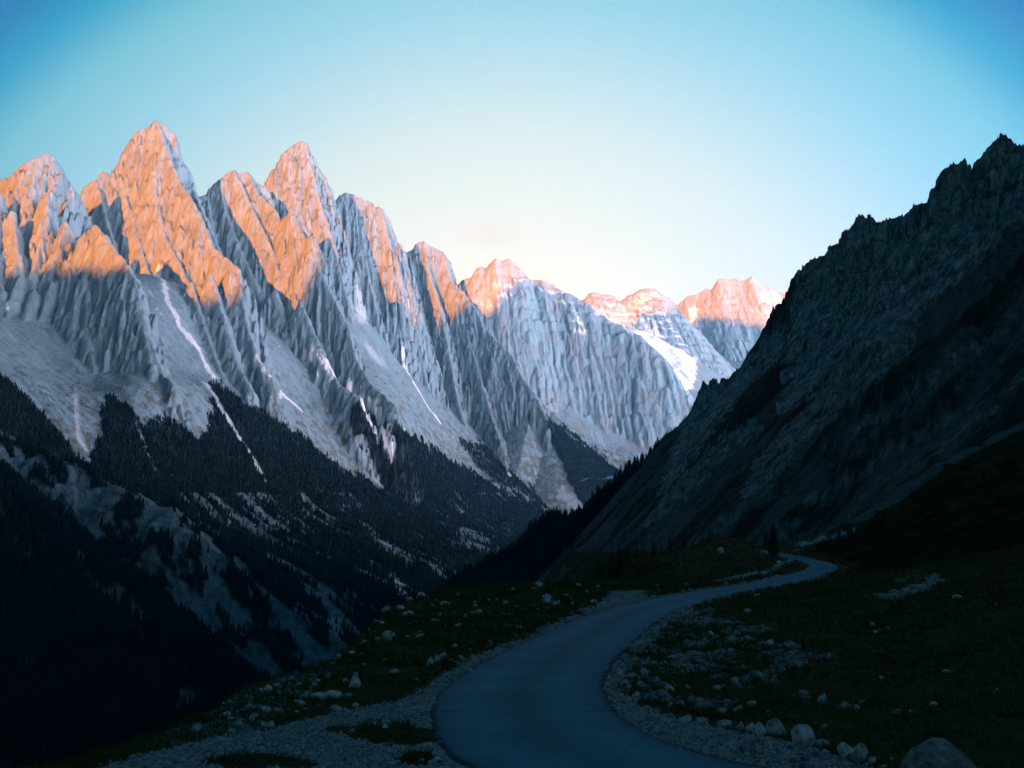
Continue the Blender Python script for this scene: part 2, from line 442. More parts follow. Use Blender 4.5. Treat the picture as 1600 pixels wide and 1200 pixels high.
Y_LP = 3250
ridges_R = [
    # ---- western peak, crest then ribs
    ([(-220, 360, 3480), (-120, 330, 3450), (-60, 330, 3400), (-20, 285, 3330), (2, 281, 3270), (10, 278, 3250), (17, 287, 3235), (20, 275, 3225), (32, 260, 3205), (45, 252, 3200), (65, 242, 3230), (75, 240, 3250), (85, 245, 3270), (95, 260, 3290), (107, 282, 3310), (125, 308, 3340)], 2.5, 1),
    ([(58, 250, 3215), (50, 285, 3160), (46, 320, 3120), (50, 350, 3090), (56, 372, 3060)], 2.6, 2),
    ([(75, 300, 3120), (72, 335, 3070), (64, 370, 3030), (54, 420, 2970), (42, 480, 2900)], 2.6, 3),
    ([(103, 345, 3080), (92, 378, 3030), (80, 412, 2990), (73, 460, 2930), (80, 540, 2830)], 2.6, 4),
    ([(148, 350, 3040), (163, 365, 3000), (182, 392, 2940), (202, 416, 2890), (214, 440, 2860), (222, 500, 2790), (240, 570, 2700)], 2.3, 5),
    ([(112, 408, 2990), (126, 402, 2985), (150, 413, 2960), (165, 440, 2920), (165, 500, 2840), (150, 570, 2740)], 2.3, 6),
    ([(196, 440, 2900), (190, 500, 2810), (200, 585, 2700)], 2.2, 7),
    ([(118, 470, 2880), (115, 520, 2810), (112, 570, 2740)], 2.2, 8),
    ([(0, 300, 3040), (-8, 350, 2970), (-4, 420, 2890), (8, 470, 2830)], 2.4, 9),
    ([(20, 330, 3010), (28, 390, 2950), (20, 450, 2880)], 2.4, 10),
    # ---- tall tower
    ([(127, 306, 3400), (135, 290, 3410), (150, 282, 3420), (160, 268, 3430), (170, 272, 3440), (174, 279, 3450), (183, 270, 3460), (186, 260, 3465), (190, 242, 3470), (200, 232, 3480), (203, 220, 3485), (212, 206, 3490), (228, 201, 3500), (233, 207, 3505), (238, 192, 3510), (245, 186, 3515), (251, 194, 3520), (258, 195, 3525), (265, 203, 3530), (272, 208, 3535), (275, 235, 3545), (282, 243, 3555), (292, 261, 3570), (298, 268, 3580), (302, 287, 3590), (310, 307, 3605)], 2.9, 11),
    ([(247, 188, 3510), (258, 225, 3470), (272, 262, 3430), (284, 290, 3400), (300, 310, 3370), (318, 345, 3330), (332, 385, 3290), (352, 402, 3265), (372, 418, 3240), (378, 445, 3215), (384, 500, 3170), (404, 560, 3110), (425, 590, 3070)], 2.3, 12),
    ([(236, 215, 3480), (240, 270, 3430), (248, 320, 3380), (258, 370, 3330), (282, 412, 3280), (306, 465, 3220), (330, 545, 3140)], 2.5, 13),
    ([(185, 275, 3440), (205, 330, 3385), (222, 390, 3325), (240, 450, 3260), (262, 510, 3190)], 2.6, 14),
    ([(152, 285, 3400), (166, 340, 3345), (184, 400, 3285), (206, 460, 3220)], 2.6, 15),
    ([(300, 290, 3570), (322, 345, 3500), (345, 395, 3430)], 2.6, 16),
    # ---- broad shoulder with pinnacles
    ([(310, 309, 3850), (318, 306, 3860), (325, 305, 3870), (328, 295, 3880), (335, 287, 3890), (347, 277, 3905), (355, 270, 3915), (367, 265, 3930), (375, 272, 3940), (387, 267, 3955), (397, 280, 3970), (412, 292, 3990), (420, 300, 4005)], 2.5, 21),
    ([(390, 272, 3950), (402, 300, 3905), (420, 318, 3870), (430, 326, 3850), (440, 345, 3830), (456, 326, 3800), (464, 350, 3775), (478, 372, 3745), (488, 366, 3735), (494, 408, 3700), (506, 435, 3665), (522, 465, 3630), (545, 512, 3570), (556, 560, 3510), (580, 600, 3450), (612, 628, 3390)], 2.4, 22),
    ([(345, 280, 3890), (352, 330, 3830), (372, 380, 3770), (400, 440, 3700), (420, 510, 3620), (445, 575, 3540)], 2.4, 23),
    ([(368, 268, 3920), (392, 320, 3860), (415, 365, 3800), (438, 420, 3740), (470, 480, 3660), (490, 560, 3560)], 2.3, 24),
    ([(325, 310, 3840), (332, 360, 3780), (348, 420, 3710), (372, 480, 3640), (392, 530, 3580)], 2.5, 25),
    ([(440, 400, 3780), (462, 440, 3720), (490, 490, 3650), (520, 560, 3560)], 2.3, 26),
    # ---- middle tower
    ([(419, 300, 4400), (422, 282, 4405), (427, 265, 4415), (435, 257, 4425), (441, 242, 4435), (452, 230, 4450), (463, 224, 4460), (472, 220, 4470), (480, 225, 4480), (492, 247, 4495), (497, 260, 4502), (507, 275, 4515), (515, 292, 4525), (519, 312, 4535), (522, 330, 4545)], 3.0, 31),
    ([(478, 226, 4465), (490, 275, 4410), (500, 315, 4365), (510, 345, 4330), (520, 375, 4295), (532, 425, 4235), (546, 480, 4165), (553, 515, 4120)], 2.5, 32),
    ([(450, 235, 4435), (455, 285, 4380), (468, 330, 4325), (484, 370, 4275), (505, 420, 4210), (528, 470, 4150)], 2.6, 33),
    ([(430, 268, 4400), (434, 320, 4340), (452, 360, 4290)], 2.7, 34),
    # ---- flat-topped wall
    ([(523, 330, 4880), (525, 318, 4885), (532, 304, 4895), (540, 301, 4905), (552, 304, 4920), (560, 308, 4930), (565, 309, 4935), (568, 315, 4940), (574, 314, 4950), (580, 317, 4955), (583, 326, 4960), (590, 322, 4965), (597, 326, 4975), (607, 340, 4990), (615, 362, 5005), (619, 378, 5012), (624, 380, 5020), (628, 384, 5025), (632, 396, 5030)], 2.9, 41),
    ([(529, 308, 4885), (534, 370, 4810), (545, 430, 4740), (556, 480, 4680), (566, 520, 4630), (578, 560, 4580)], 2.7, 42),
    ([(560, 309, 4915), (566, 370, 4840), (576, 430, 4770), (590, 490, 4700), (602, 560, 4620)], 2.7, 43),
    ([(596, 328, 4955), (610, 385, 4885), (618, 440, 4820), (622, 510, 4740), (625, 590, 4650)], 2.6, 44),
    ([(617, 372, 4990), (632, 420, 4930), (643, 470, 4870), (655, 540, 4790), (672, 620, 4690)], 2.5, 45),
    # ---- end towers
    ([(632, 396, 5100), (640, 393, 5108), (645, 389, 5113), (650, 381, 5118), (656, 378, 5124), (662, 376, 5130), (672, 385, 5140), (680, 388, 5148), (690, 392, 5158), (696, 400, 5163), (700, 406, 5168), (704, 425, 5174), (707, 447, 5180)], 2.9, 51),
    ([(662, 380, 5120), (672, 430, 5065), (688, 480, 5005), (700, 540, 4935), (712, 610, 4850), (728, 670, 4770)], 2.5, 52),
    ([(692, 394, 5150), (705, 440, 5095), (724, 456, 5070), (742, 480, 5040), (757, 511, 5000), (775, 531, 4970), (801, 556, 4930), (816, 590, 4890), (839, 620, 4850), (857, 657, 4800), (880, 708, 4730), (905, 770, 4640)], 2.0, 53),
    ([(716, 450, 5080), (722, 500, 5015), (742, 560, 4940), (766, 640, 4840), (790, 700, 4760)], 2.3, 54),
    ([(757, 512, 4990), (772, 575, 4915), (800, 640, 4830), (830, 700, 4750), (858, 760, 4660)], 2.1, 55),
    ([(640, 400, 5090), (648, 450, 5030), (655, 500, 4970)], 2.6, 56),
]
ridges_R += [
    ([(80, 440, 2930), (62, 500, 2850), (75, 560, 2740)], 2.0, 61), ([(140, 440, 2920), (135, 510, 2820), (150, 590, 2680)], 2.0, 62),
    ([(215, 450, 2850), (232, 520, 2770), (255, 585, 2690), (270, 600, 2650)], 1.9, 63), ([(30, 430, 2900), (10, 480, 2820), (14, 515, 2760)], 2.0, 64), ([(-40, 410, 2920), (-32, 500, 2790)], 2.0, 75), ([(52, 450, 2900), (36, 510, 2800)], 2.0, 76),
    ([(330, 430, 3280), (352, 500, 3180), (372, 570, 3090), (392, 605, 3040)], 2.0, 65), ([(300, 440, 3260), (320, 510, 3160), (350, 590, 3050)], 2.0, 66),
    ([(470, 470, 3650), (500, 540, 3550), (530, 600, 3450), (560, 620, 3400)], 2.0, 67), ([(430, 450, 3700), (452, 520, 3610), (470, 580, 3530)], 2.0, 68),
    ([(600, 500, 4760), (612, 570, 4650), (640, 640, 4520)], 2.0, 69), ([(655, 540, 4790), (668, 600, 4690), (690, 670, 4560)], 2.0, 70),
    ([(700, 560, 4900), (712, 630, 4790), (735, 700, 4660)], 2.0, 71), ([(740, 560, 4930), (760, 630, 4810), (790, 710, 4680)], 2.0, 72),
    ([(580, 560, 4560), (590, 600, 4470)], 2.2, 73), ([(545, 520, 4100), (560, 560, 4020), (585, 600, 3900)], 2.1, 74),
]
for pts, sl, sd in ridges_R:
    dy = 240 if 11 <= sd <= 16 else (190 if 21 <= sd <= 26 else 0)
    n = len(pts)
    # tower ribs are set back at the crest and run out to the same foot
    if sd in (51, 52, 53, 54, 55, 56, 70, 71, 72): pts = [(a, b, c * (1.06 if sd == 51 else 1.06 - .06 * i / (len(pts) - 1))) for i, (a, b, c) in enumerate(pts)]
    pts = [(a, b, c + dy * (1.0 if sd in (11, 21) else 1 - .75 * i / max(n - 1, 1))) for i, (a, b, c) in enumerate(pts)]
    ridge(R, pts, sl * (1.22 if sd in (1, 11, 21, 31, 41, 51) else (1.12 if sd in (5, 6, 7, 8) else 1.3)), .88, 1.0, sd * 13)
# talus shoulder running out to the valley below the last tower
rock_keep = R.rock.copy()
ridge(R, [(838, 618, 5060), (862, 642, 5040), (885, 662, 5020), (930, 692, 4990), (975, 714, 4960), (1002, 726, 4940)], 1.0, .15, 1.0, 977, reach=520, crest=14)
R.rock = np.minimum(R.rock, np.maximum(rock_keep, .0))
# lower rocky spur in the wood, and the dark wooded hill in front of it
ridge(R, [(-120, 630, 2000), (0, 668, 1980), (60, 708, 1960), (110, 722, 1940), (180, 758, 1910), (260, 792, 1890), (350, 868, 1850), (450, 950, 1800), (525, 1003, 1770)], .95, .55, 1.0, 991, reach=500, crest=30)
R.rock *= 1.0
hill = [P(*p) for p in [(-300, 600, 1600), (-120, 668, 1560), (0, 740, 1530), (50, 790, 1510), (110, 842, 1490), (180, 902, 1460), (250, 972, 1420), (310, 1042, 1370), (345, 1078, 1320), (372, 1106, 1270), (390, 1180, 1200)]]
dH, tH, (zH,) = linedist(R.X, R.Y, hill)
hh = zH - .62 * (np.sqrt(dH * dH + 40 ** 2) - 40) + fbm(R.X / 120, R.Y / 120, 4, 61) * 14
mhill = hh > R.H
R.H = np.maximum(R.H, hh).astype(F32)
R.rock[mhill] = 0
R.H = np.maximum(R.H, -620)

# --- surface cover of the near range
slopeR, gxR, gyR = R.normal_slope()
pxR, pyR = project(R.X, R.Y, R.H)
nb = fbm(R.X / 60, R.Y / 60, 4, 71); ns = fbm((ux + wrp * .3) / 22, uv / 130, 4, 72); nf_ = fbm(R.X / 14, R.Y / 14, 3, 73)
jx = pxR + 16 * nb + 8 * nf_; jy = pyR + 20 * nb + 9 * nf_ + 14 * fbm(ux / 40, uv / 160, 3, 75)
wood_poly = [(-200, 560), (0, 592), (60, 640), (105, 690), (135, 735), (158, 690), (160, 640), (175, 622), (205, 630), (217, 662), (240, 655), (258, 642), (275, 668), (310, 690), (332, 655), (325, 598), (350, 604), (380, 625), (430, 655), (480, 690), (530, 725), (600, 770), (588, 735), (560, 690), (543, 640), (560, 634), (600, 652), (650, 684), (700, 718), (760, 753), (830, 786), (870, 802), (830, 900), (700, 1000), (560, 1060), (400, 1300), (-200, 1300)]
wood_poly2 = [(856, 655), (885, 672), (920, 700), (975, 740), (985, 752), (960, 790), (915, 790), (898, 770), (875, 720)]
wood_poly3 = [(716, 690), (760, 700), (790, 735), (840, 770), (850, 790), (800, 765), (750, 735)]
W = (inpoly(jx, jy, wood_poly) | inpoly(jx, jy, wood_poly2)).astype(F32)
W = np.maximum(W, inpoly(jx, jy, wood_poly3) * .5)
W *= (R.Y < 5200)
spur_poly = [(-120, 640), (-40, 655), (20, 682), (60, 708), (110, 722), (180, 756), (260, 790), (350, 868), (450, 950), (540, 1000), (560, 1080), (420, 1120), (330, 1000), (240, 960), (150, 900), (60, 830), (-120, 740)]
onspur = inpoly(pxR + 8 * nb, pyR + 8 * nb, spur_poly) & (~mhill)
streak = fbm((ux + wrp * .4) / 34, uv / 210, 4, 76)
patch = fbm(R.X / 260, R.Y / 260, 3, 77)
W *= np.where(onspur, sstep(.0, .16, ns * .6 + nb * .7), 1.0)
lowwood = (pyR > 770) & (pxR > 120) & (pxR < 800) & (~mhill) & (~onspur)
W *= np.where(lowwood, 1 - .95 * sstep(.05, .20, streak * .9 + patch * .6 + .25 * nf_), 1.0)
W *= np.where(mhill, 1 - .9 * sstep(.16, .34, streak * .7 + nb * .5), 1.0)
# open streaks of scree and snow, given by their course down the slope
streams = [
    ([(246, 428), (262, 470), (282, 512), (310, 545), (335, 590)], 9, .75),
    ([(322, 600), (345, 640), (372, 680), (395, 715), (414, 750)], 11, .55),
    ([(118, 615), (120, 655), (126, 690), (140, 712)], 8, .6),
    ([(212, 655), (222, 690), (240, 730), (245, 745)], 9, .35),
    ([(400, 565), (418, 590), (440, 615), (470, 640)], 8, .8),
    ([(488, 560), (520, 582), (545, 602), (570, 640), (600, 680), (612, 686)], 14, .95),
    ([(545, 600), (575, 625), (600, 655)], 8, .8),
    ([(632, 560), (648, 600), (668, 635), (686, 658)], 8, .9),
    ([(560, 690), (580, 730), (600, 765)], 11, .3),
    ([(560, 462), (568, 480), (561, 498)], 22, .5),
    ([(578, 548), (592, 562)], 24, .45),
    ([(780, 700), (790, 730), (798, 745)], 8, .6),
    ([(880, 770), (900, 790)], 22, .35),
    ([(940, 690), (975, 700), (998, 718)], 14, .7),
    ([(616, 900), (628, 925)], 30, .25), ([(520, 970), (528, 1010)], 26, .3), ([(490, 1010), (500, 1050)], 40, .2), ([(330, 1000), (360, 1050), (375, 1090)], 16, .22),
]
lite = np.zeros(R.H.shape, F32)
for line, wid, val in streams:
    pts = [R.ray(x, y) for x, y in line]
    pts = [p for p in pts if p is not None]
    if len(pts) < 2: continue
    mpp = np.mean([p[1] for p in pts]) / FOC
    x0, x1 = min(p[0] for p in pts) - 250, max(p[0] for p in pts) + 250
    y0, y1 = min(p[1] for p in pts) - 250, max(p[1] for p in pts) + 250
    i0, i1 = np.searchsorted(R.x, [x0, x1]); j0, j1 = np.searchsorted(R.y, [y0, y1])
    sl = (slice(j0, j1), slice(i0, i1))
    d, t, _ = linedist(R.X[sl] + wrp[sl] * .08, R.Y[sl], [(p[0], p[1]) for p in pts])
    wv = .62 * wid * mpp * (0.8 + .9 * nb[sl] + 1.0 * nf_[sl])
    v = val * (1 - sstep(wv * .55, wv * 1.1, d))
    lite[sl] = np.maximum(lite[sl], v)
    W[sl] *= 1 - np.clip(v * 2.2, 0, 1)
rockiness = R.rock * sstep(.75, 1.3, slopeR + .25 * nb)
rc = lerp(ROCK, ROCK_D, np.clip(.36 + .5 * fbm(ux / 30, R.Y / 30 + R.H / 260, 4, 81) + .2 * ns, 0, 1))
warm = fbm(R.X / 350, R.H / 260, 3, 83)
rc = rc * (1 + np.stack([.12 * warm, .02 * warm, -.08 * warm], -1)) * (1 - .25 * R.streak[..., None])
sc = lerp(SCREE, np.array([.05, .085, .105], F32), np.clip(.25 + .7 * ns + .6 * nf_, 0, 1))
# dwarf pine and turf scattered over the scree
shr = sstep(.05, .22, fbm(R.X / 30, R.Y / 30, 4, 84) + .4 * nf_ + .35 * (pyR - 650) / 150 * (pyR < 800)) * (1 - R.rock) * sstep(430, 610, pyR)
sc = lerp(sc, np.array([.05, .06, .05], F32), np.clip(shr * .75, 0, 1))
rockiness = np.maximum(rockiness, 0)
colR = lerp(sc, rc, rockiness)
colR = lerp(colR, lerp(SCREE_L, SNOW, np.clip(lite * 1.2 - .65, 0, 1)), np.clip(lite, 0, 1))
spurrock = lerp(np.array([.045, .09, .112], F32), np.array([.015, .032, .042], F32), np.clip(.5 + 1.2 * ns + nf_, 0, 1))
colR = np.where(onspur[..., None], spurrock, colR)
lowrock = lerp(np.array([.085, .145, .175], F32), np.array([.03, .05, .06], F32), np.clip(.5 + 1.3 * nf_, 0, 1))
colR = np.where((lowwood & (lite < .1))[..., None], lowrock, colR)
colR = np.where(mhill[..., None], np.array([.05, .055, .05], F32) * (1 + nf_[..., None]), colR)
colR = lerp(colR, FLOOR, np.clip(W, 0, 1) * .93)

MAT_RANGE = terrain_mat("dolomite_rock", (24.0, 7.0), .22, .8, 4.0, stretch=.22, cracks=[(60.0, .10, .022, .75, .5), (22.0, .12, .035, .6, .4), (30.0, 2.2, .018, .4, .3)])


def hf_object(name, hf, col, mat, label, cat, keepmask=None, smooth=True):
    v = np.stack([hf.X, hf.Y, hf.H], -1).reshape(-1, 3)
    keep = None
    if keepmask is not None:
        keep = keepmask[:-1, :-1]
    q = grid_faces(*hf.H.shape, keep)
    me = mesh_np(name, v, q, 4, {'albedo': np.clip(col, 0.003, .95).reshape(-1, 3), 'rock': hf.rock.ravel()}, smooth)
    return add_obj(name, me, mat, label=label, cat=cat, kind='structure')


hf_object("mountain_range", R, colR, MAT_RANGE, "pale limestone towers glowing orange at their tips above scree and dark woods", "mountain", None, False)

# =================================================================== FAR MOUNTAINS
Fm = HF(-1400, 3900, 4600, 9600, 7.0)
far_ctrl = [P(p[0], p[1], p[2] * .85) for p in [
    (500, 800, 5500), (600, 800, 5500), (700, 800, 5700), (790, 770, 5900), (831, 650, 6250), (880, 700, 6050), (920, 725, 5950), (960, 735, 5880), (1000, 742, 5800), (985, 748, 5550), (940, 745, 5450), (1040, 760, 5600), (1100, 760, 5900), (1200, 740, 6200), (1400, 740, 6500),
    (1080, 660, 6600), (1120, 640, 7000), (1200, 640, 7600), (1300, 640, 8000), (1500, 640, 8300), (1080, 560, 8000), (1150, 580, 8600), (1250, 580, 8800), (1400, 580, 9200),
    (700, 560, 8500), (900, 560, 10000), (1000, 560, 10800), (1300, 560, 11000), (600, 560, 7000), (1000, 520, 7700)]]
fb = rbf(far_ctrl, Fm.X, Fm.Y, 250.0)
fwrp = fbm(Fm.X / 500, Fm.Y / 500, 3, 102) * 120
fb += fbm(Fm.X / 500, Fm.Y / 500, 5, 103) * 45 + ridged((Fm.X * .7 + Fm.Y * .7 + fwrp) / 190, (Fm.X * .7 - Fm.Y * .7) / 900, 3, 104) * 12
Fm.H = fb.astype(F32)
ridges_F = [
    ([(680, 470, 6700), (700, 452, 6710), (712, 446, 6715), (719, 442, 6720), (727, 436, 6725), (736, 432, 6730), (743, 424, 6735), (752, 415, 6740), (758, 421, 6745), (766, 410, 6750), (775, 404, 6760), (783, 409, 6768), (796, 407, 6780), (806, 413, 6790), (816, 423, 6800), (820, 434, 6805), (830, 437, 6810), (839, 438, 6812), (846, 437, 6815), (854, 442, 6815), (862, 446, 6812), (869, 449, 6810), (887, 459, 6795), (902, 466, 6780), (920, 476, 6760), (944, 493, 6720), (970, 508, 6670), (1000, 524, 6610), (1018, 540, 6570), (1037, 561, 6520), (1053, 583, 6480), (1067, 606, 6440), (1076, 640, 6380), (1088, 690, 6290)], 2.1, 1),
    ([(775, 408, 6745), (770, 450, 6680), (762, 500, 6610), (765, 560, 6530), (790, 600, 6440)], 2.1, 2),
    ([(820, 436, 6795), (822, 480, 6720), (832, 530, 6640), (842, 590, 6540)], 2.1, 3),
    ([(870, 452, 6790), (872, 500, 6720), (880, 550, 6640), (890, 610, 6540), (900, 660, 6440)], 2.0, 4),
    ([(915, 475, 6745), (920, 520, 6670), (928, 570, 6590), (938, 630, 6490), (945, 680, 6400)], 2.0, 5),
    ([(965, 508, 6660), (968, 550, 6600), (975, 600, 6520), (985, 660, 6420), (990, 700, 6340)], 2.0, 6),
    ([(1010, 535, 6580), (1015, 580, 6510), (1025, 640, 6410), (1035, 700, 6300)], 2.0, 7),
    ([(850, 500, 6730), (852, 550, 6650), (862, 610, 6550)], 2.1, 8),
    # snowy middle summit
    ([(900, 475, 8300), (908, 470, 8310), (914, 466, 8320), (920, 460, 8330), (925, 457, 8340), (935, 459, 8355), (945, 461, 8370), (955, 461, 8385), (962, 466, 8400), (968, 470, 8410), (976, 466, 8420), (985, 461, 8435), (992, 457, 8445), (1000, 453, 8460), (1008, 452, 8470), (1022, 451, 8490), (1030, 457, 8505), (1037, 464, 8515), (1045, 474, 8530), (1056, 483, 8540), (1075, 505, 8500), (1092, 522, 8440), (1105, 538, 8390), (1131, 562, 8300), (1150, 585, 8220)], 1.25, 21),
    ([(1010, 455, 8460), (1018, 490, 8300), (1030, 525, 8130), (1046, 560, 7950), (1060, 600, 7760)], 1.1, 22),
    ([(955, 463, 8360), (950, 490, 8200), (975, 520, 8000), (1010, 560, 7760)], 1.0, 23),
    ([(1070, 505, 8470), (1085, 545, 8280), (1100, 590, 8060), (1110, 640, 7800)], 1.15, 24),
    # right summit
    ([(1040, 470, 9900), (1045, 464, 9900), (1050, 470, 9900), (1058, 479, 9890), (1066, 470, 9890), (1075, 463, 9890), (1084, 461, 9890), (1090, 459, 9890), (1098, 454, 9890), (1105, 451, 9890), (1109, 459, 9890), (1114, 450, 9890), (1124, 436, 9890), (1136, 437, 9890), (1150, 436, 9890), (1158, 440, 9890), (1165, 438, 9890), (1174, 431, 9890), (1180, 437, 9890), (1187, 442, 9890), (1206, 451, 9890), (1216, 456, 9890), (1225, 457, 9890), (1247, 460, 9890), (1300, 480, 9890), (1400, 470, 9890), (1500, 500, 9890)], 1.7, 31),
    ([(1090, 462, 9870), (1092, 500, 9700), (1110, 540, 9500)], 1.5, 32),
    ([(1128, 440, 9870), (1138, 480, 9680), (1160, 530, 9420), (1180, 580, 9160)], 1.5, 33),
    ([(1174, 436, 9870), (1190, 480, 9660), (1210, 530, 9400), (1225, 580, 9120)], 1.5, 34),
    ([(1220, 460, 9870), (1240, 500, 9670), (1265, 550, 9400)], 1.5, 35),
]
FSC = .85
for pts, sl, sd in ridges_F:
    pts = [(a, b, c * FSC) for a, b, c in pts]
    ridge(Fm, pts, sl, .5, 1.7 if sl > 1.4 else 1.5, 500 + sd * 17, reach=1300, crest=14)
slF, gxF, gyF = Fm.normal_slope()
pxF, pyF = project(Fm.X, Fm.Y, Fm.H)
fn = fbm(Fm.X / 110, Fm.Y / 110, 4, 111); fn2 = fbm(Fm.X / 30, Fm.Y / 30 + Fm.H / 300, 4, 112)
colF = lerp(lerp(SCREE * 1.25, np.array([.12, .14, .155], F32), np.clip(.2 + fn + fn2 * .6, 0, 1)), lerp(ROCK * .88, ROCK_D * 1.1, np.clip(.4 + .8 * fn2 + .3 * fn, 0, 1)), Fm.rock * sstep(.7, 1.2, slF))
qx = pxF + 9 * fn + 6 * fn2; qy = pyF + 7 * fn + 5 * fn2
snow_polys = [
    ([(822, 438), (850, 444), (900, 468), (960, 500), (1010, 535), (1000, 528), (930, 500), (880, 480), (840, 450)], .8, 2.2),
    ([(740, 470), (768, 465), (800, 440), (822, 436), (800, 460), (775, 480), (760, 482)], .75, 2.5),
    ([(893, 500), (905, 490), (918, 505), (916, 525), (900, 522)], .8, 3),
    ([(912, 476), (960, 482), (985, 480), (1010, 478), (1040, 490), (1060, 520), (1090, 560), (1085, 600), (1075, 620), (1060, 590), (1040, 560), (1000, 525), (940, 492)], .95, 1.6),
    ([(985, 500), (1015, 492), (1030, 510), (1045, 530), (1010, 525)], 1.0, 3),
    ([(1185, 458), (1205, 455), (1235, 470), (1215, 476), (1195, 476)], 1.0, 2.4), ([(1075, 482), (1095, 478), (1085, 500), (1078, 505)], .9, 3),
    ([(1160, 478), (1200, 488), (1240, 470), (1245, 480), (1200, 500)], .5, 2.4), ([(940, 470), (970, 476), (985, 470), (1000, 460), (1030, 458), (1030, 464), (990, 478), (950, 480)], .7, 2.2),
    ([(760, 455), (776, 435), (782, 440), (772, 470)], .5, 3),
]
snF = np.zeros(Fm.H.shape, F32)
for poly, v, smax in snow_polys:
    snF = np.maximum(snF, inpoly(qx, qy, poly) * v * sstep(smax, smax * .6, slF + .5 * fn2) * sstep(-.35, .05, fn + .8 * fn2 + .15))
colF = colF * (1 - .3 * (Fm.streak * Fm.rock)[..., None])
colF = lerp(colF, SNOW, np.clip(snF * (.8 + .6 * fn), 0, 1))
lowF = sstep(690, 745, pyF + 20 * fn) * (Fm.Y < 7000)
shrF = lowF * sstep(-.05, .2, fbm(Fm.X / 60, Fm.Y / 60, 4, 114))
colF = lerp(colF, np.array([.05, .06, .055], F32), shrF * .8)
MAT_FAR = terrain_mat("far_rock", (48.0, 15.0), .22, .8, 7.0, stretch=.25, cracks=[(110.0, .10, .022, .6, .5), (45.0, .12, .03, .45, .4), (60.0, 2.0, .016, .35, .3)])
hf_object("far_mountain", Fm, colF, MAT_FAR, "distant snow streaked mountains with orange tops closing the valley", "mountain", None, False)

# =================================================================== DARK WOODED RIDGE across the valley mouth
Mr = HF(-700, 900, 1300, 2900, 6.0)
mid = [P(*p) for p in [(1300, 560, 1750), (1150, 610, 1820), (1075, 668, 1880), (1045, 705, 1930), (1000, 736, 1980), (950, 772, 2030), (905, 800, 2070), (885, 803, 2080), (870, 800, 2090), (858, 806, 2090), (840, 836, 2070), (800, 862, 2020), (740, 893, 1960), (680, 928, 1900), (640, 970, 1840), (560, 1060, 1750)]]
mid = [(a, b, c - 8) for a, b, c in mid]
dM, tM, (zM,) = linedist(Mr.X, Mr.Y, mid)
Mr.H = (zM - .70 * (np.sqrt(dM * dM + 900) - 30) + fbm(Mr.X / 110, Mr.Y / 110, 4, 131) * 13 + ridged((Mr.X - Mr.Y) / 120, (Mr.X + Mr.Y) / 600, 2, 132) * 8).astype(F32)
Mr.H = np.maximum(Mr.H, -700)
mn = fbm(Mr.X / 30, Mr.Y / 30, 3, 133)
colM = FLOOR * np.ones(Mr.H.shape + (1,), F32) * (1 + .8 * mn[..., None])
MAT_WOODFLOOR = terrain_mat("wood_floor", (20.0, 5.0), .4, .6, 3.0)
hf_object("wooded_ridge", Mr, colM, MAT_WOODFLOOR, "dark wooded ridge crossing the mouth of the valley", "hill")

# =================================================================== NEAR GROUND: meadow, road bench, right-hand slope, one sheet
# road centre line in plan, with height
road_ctrl = [(60, -2, -3.2), (34, 4.5, -3.9), (20, 9.0, -4.3), (11.5, 13.0, -4.5), (6.6, 15.9, -4.5), (3.0, 18.6, -4.5), (1.15, 21.6, -4.5), (.45, 25.0, -4.5), (.28, 28.0, -4.5), (.55, 32.0, -4.5), (1.6, 38.0, -4.5), (3.4, 45.5, -4.5), (6.3, 57.0, -4.5), (9.6, 67.5, -4.5), (14.5, 79.0, -4.5), (20.5, 91.0, -4.45), (28.0, 103.0, -4.25), (36.2, 118, -3.9), (42.6, 130, -3.5), (46.9, 143, -3.05), (48.4, 155, -2.6), (48.4, 167, -2.0), (47.6, 182, -1.3), (45.8, 196, -.9), (42, 207, -1.3)]


def catmull(pts, n=14):
    pts = [np.array(p, float) for p in pts]
    out = []
    for i in range(len(pts) - 1):
        p0 = pts[max(i - 1, 0)]; p1 = pts[i]; p2 = pts[i + 1]; p3 = pts[min(i + 2, len(pts) - 1)]
        for k in range(n):
            t = k / n
            out.append(.5 * ((2 * p1) + (-p0 + p2) * t + (2 * p0 - 5 * p1 + 4 * p2 - p3) * t * t + (-p0 + 3 * p1 - 3 * p2 + p3) * t ** 3))
    out.append(pts[-1])
    return np.array(out)


road = catmull(road_ctrl, 16)
ROAD_W = 2.55

edge_pix = [(-40, 1245, 15), (100, 1215, 17.5), (200, 1180, 20), (300, 1145, 22.8), (370, 1120, 25.5), (430, 1068, 31.5), (530, 1032, 38), (565, 1002, 44), (600, 970, 54), (640, 942, 68), (700, 923, 84), (780, 917, 97), (850, 915, 108), (950, 916, 122), (1008, 917, 134)]
edge_w = [P(*p) for p in edge_pix]
eY = np.array([-60, -20, 5] + [p[1] for p in edge_w] + [150, 170, 190, 215, 240, 300, 420, 700, 1000, 1600], float)
eX = np.array([-14, -12, -9.5] + [p[0] for p in edge_w] + [24, 22, 24, 30, 36, 44, 50, 62, 70, 80], float)
eZ = np.array([-2, -2, -3] + [p[2] for p in edge_w] + [-4, -4, -4, -3, -3, -5, -10, -30, -40, -60], float)

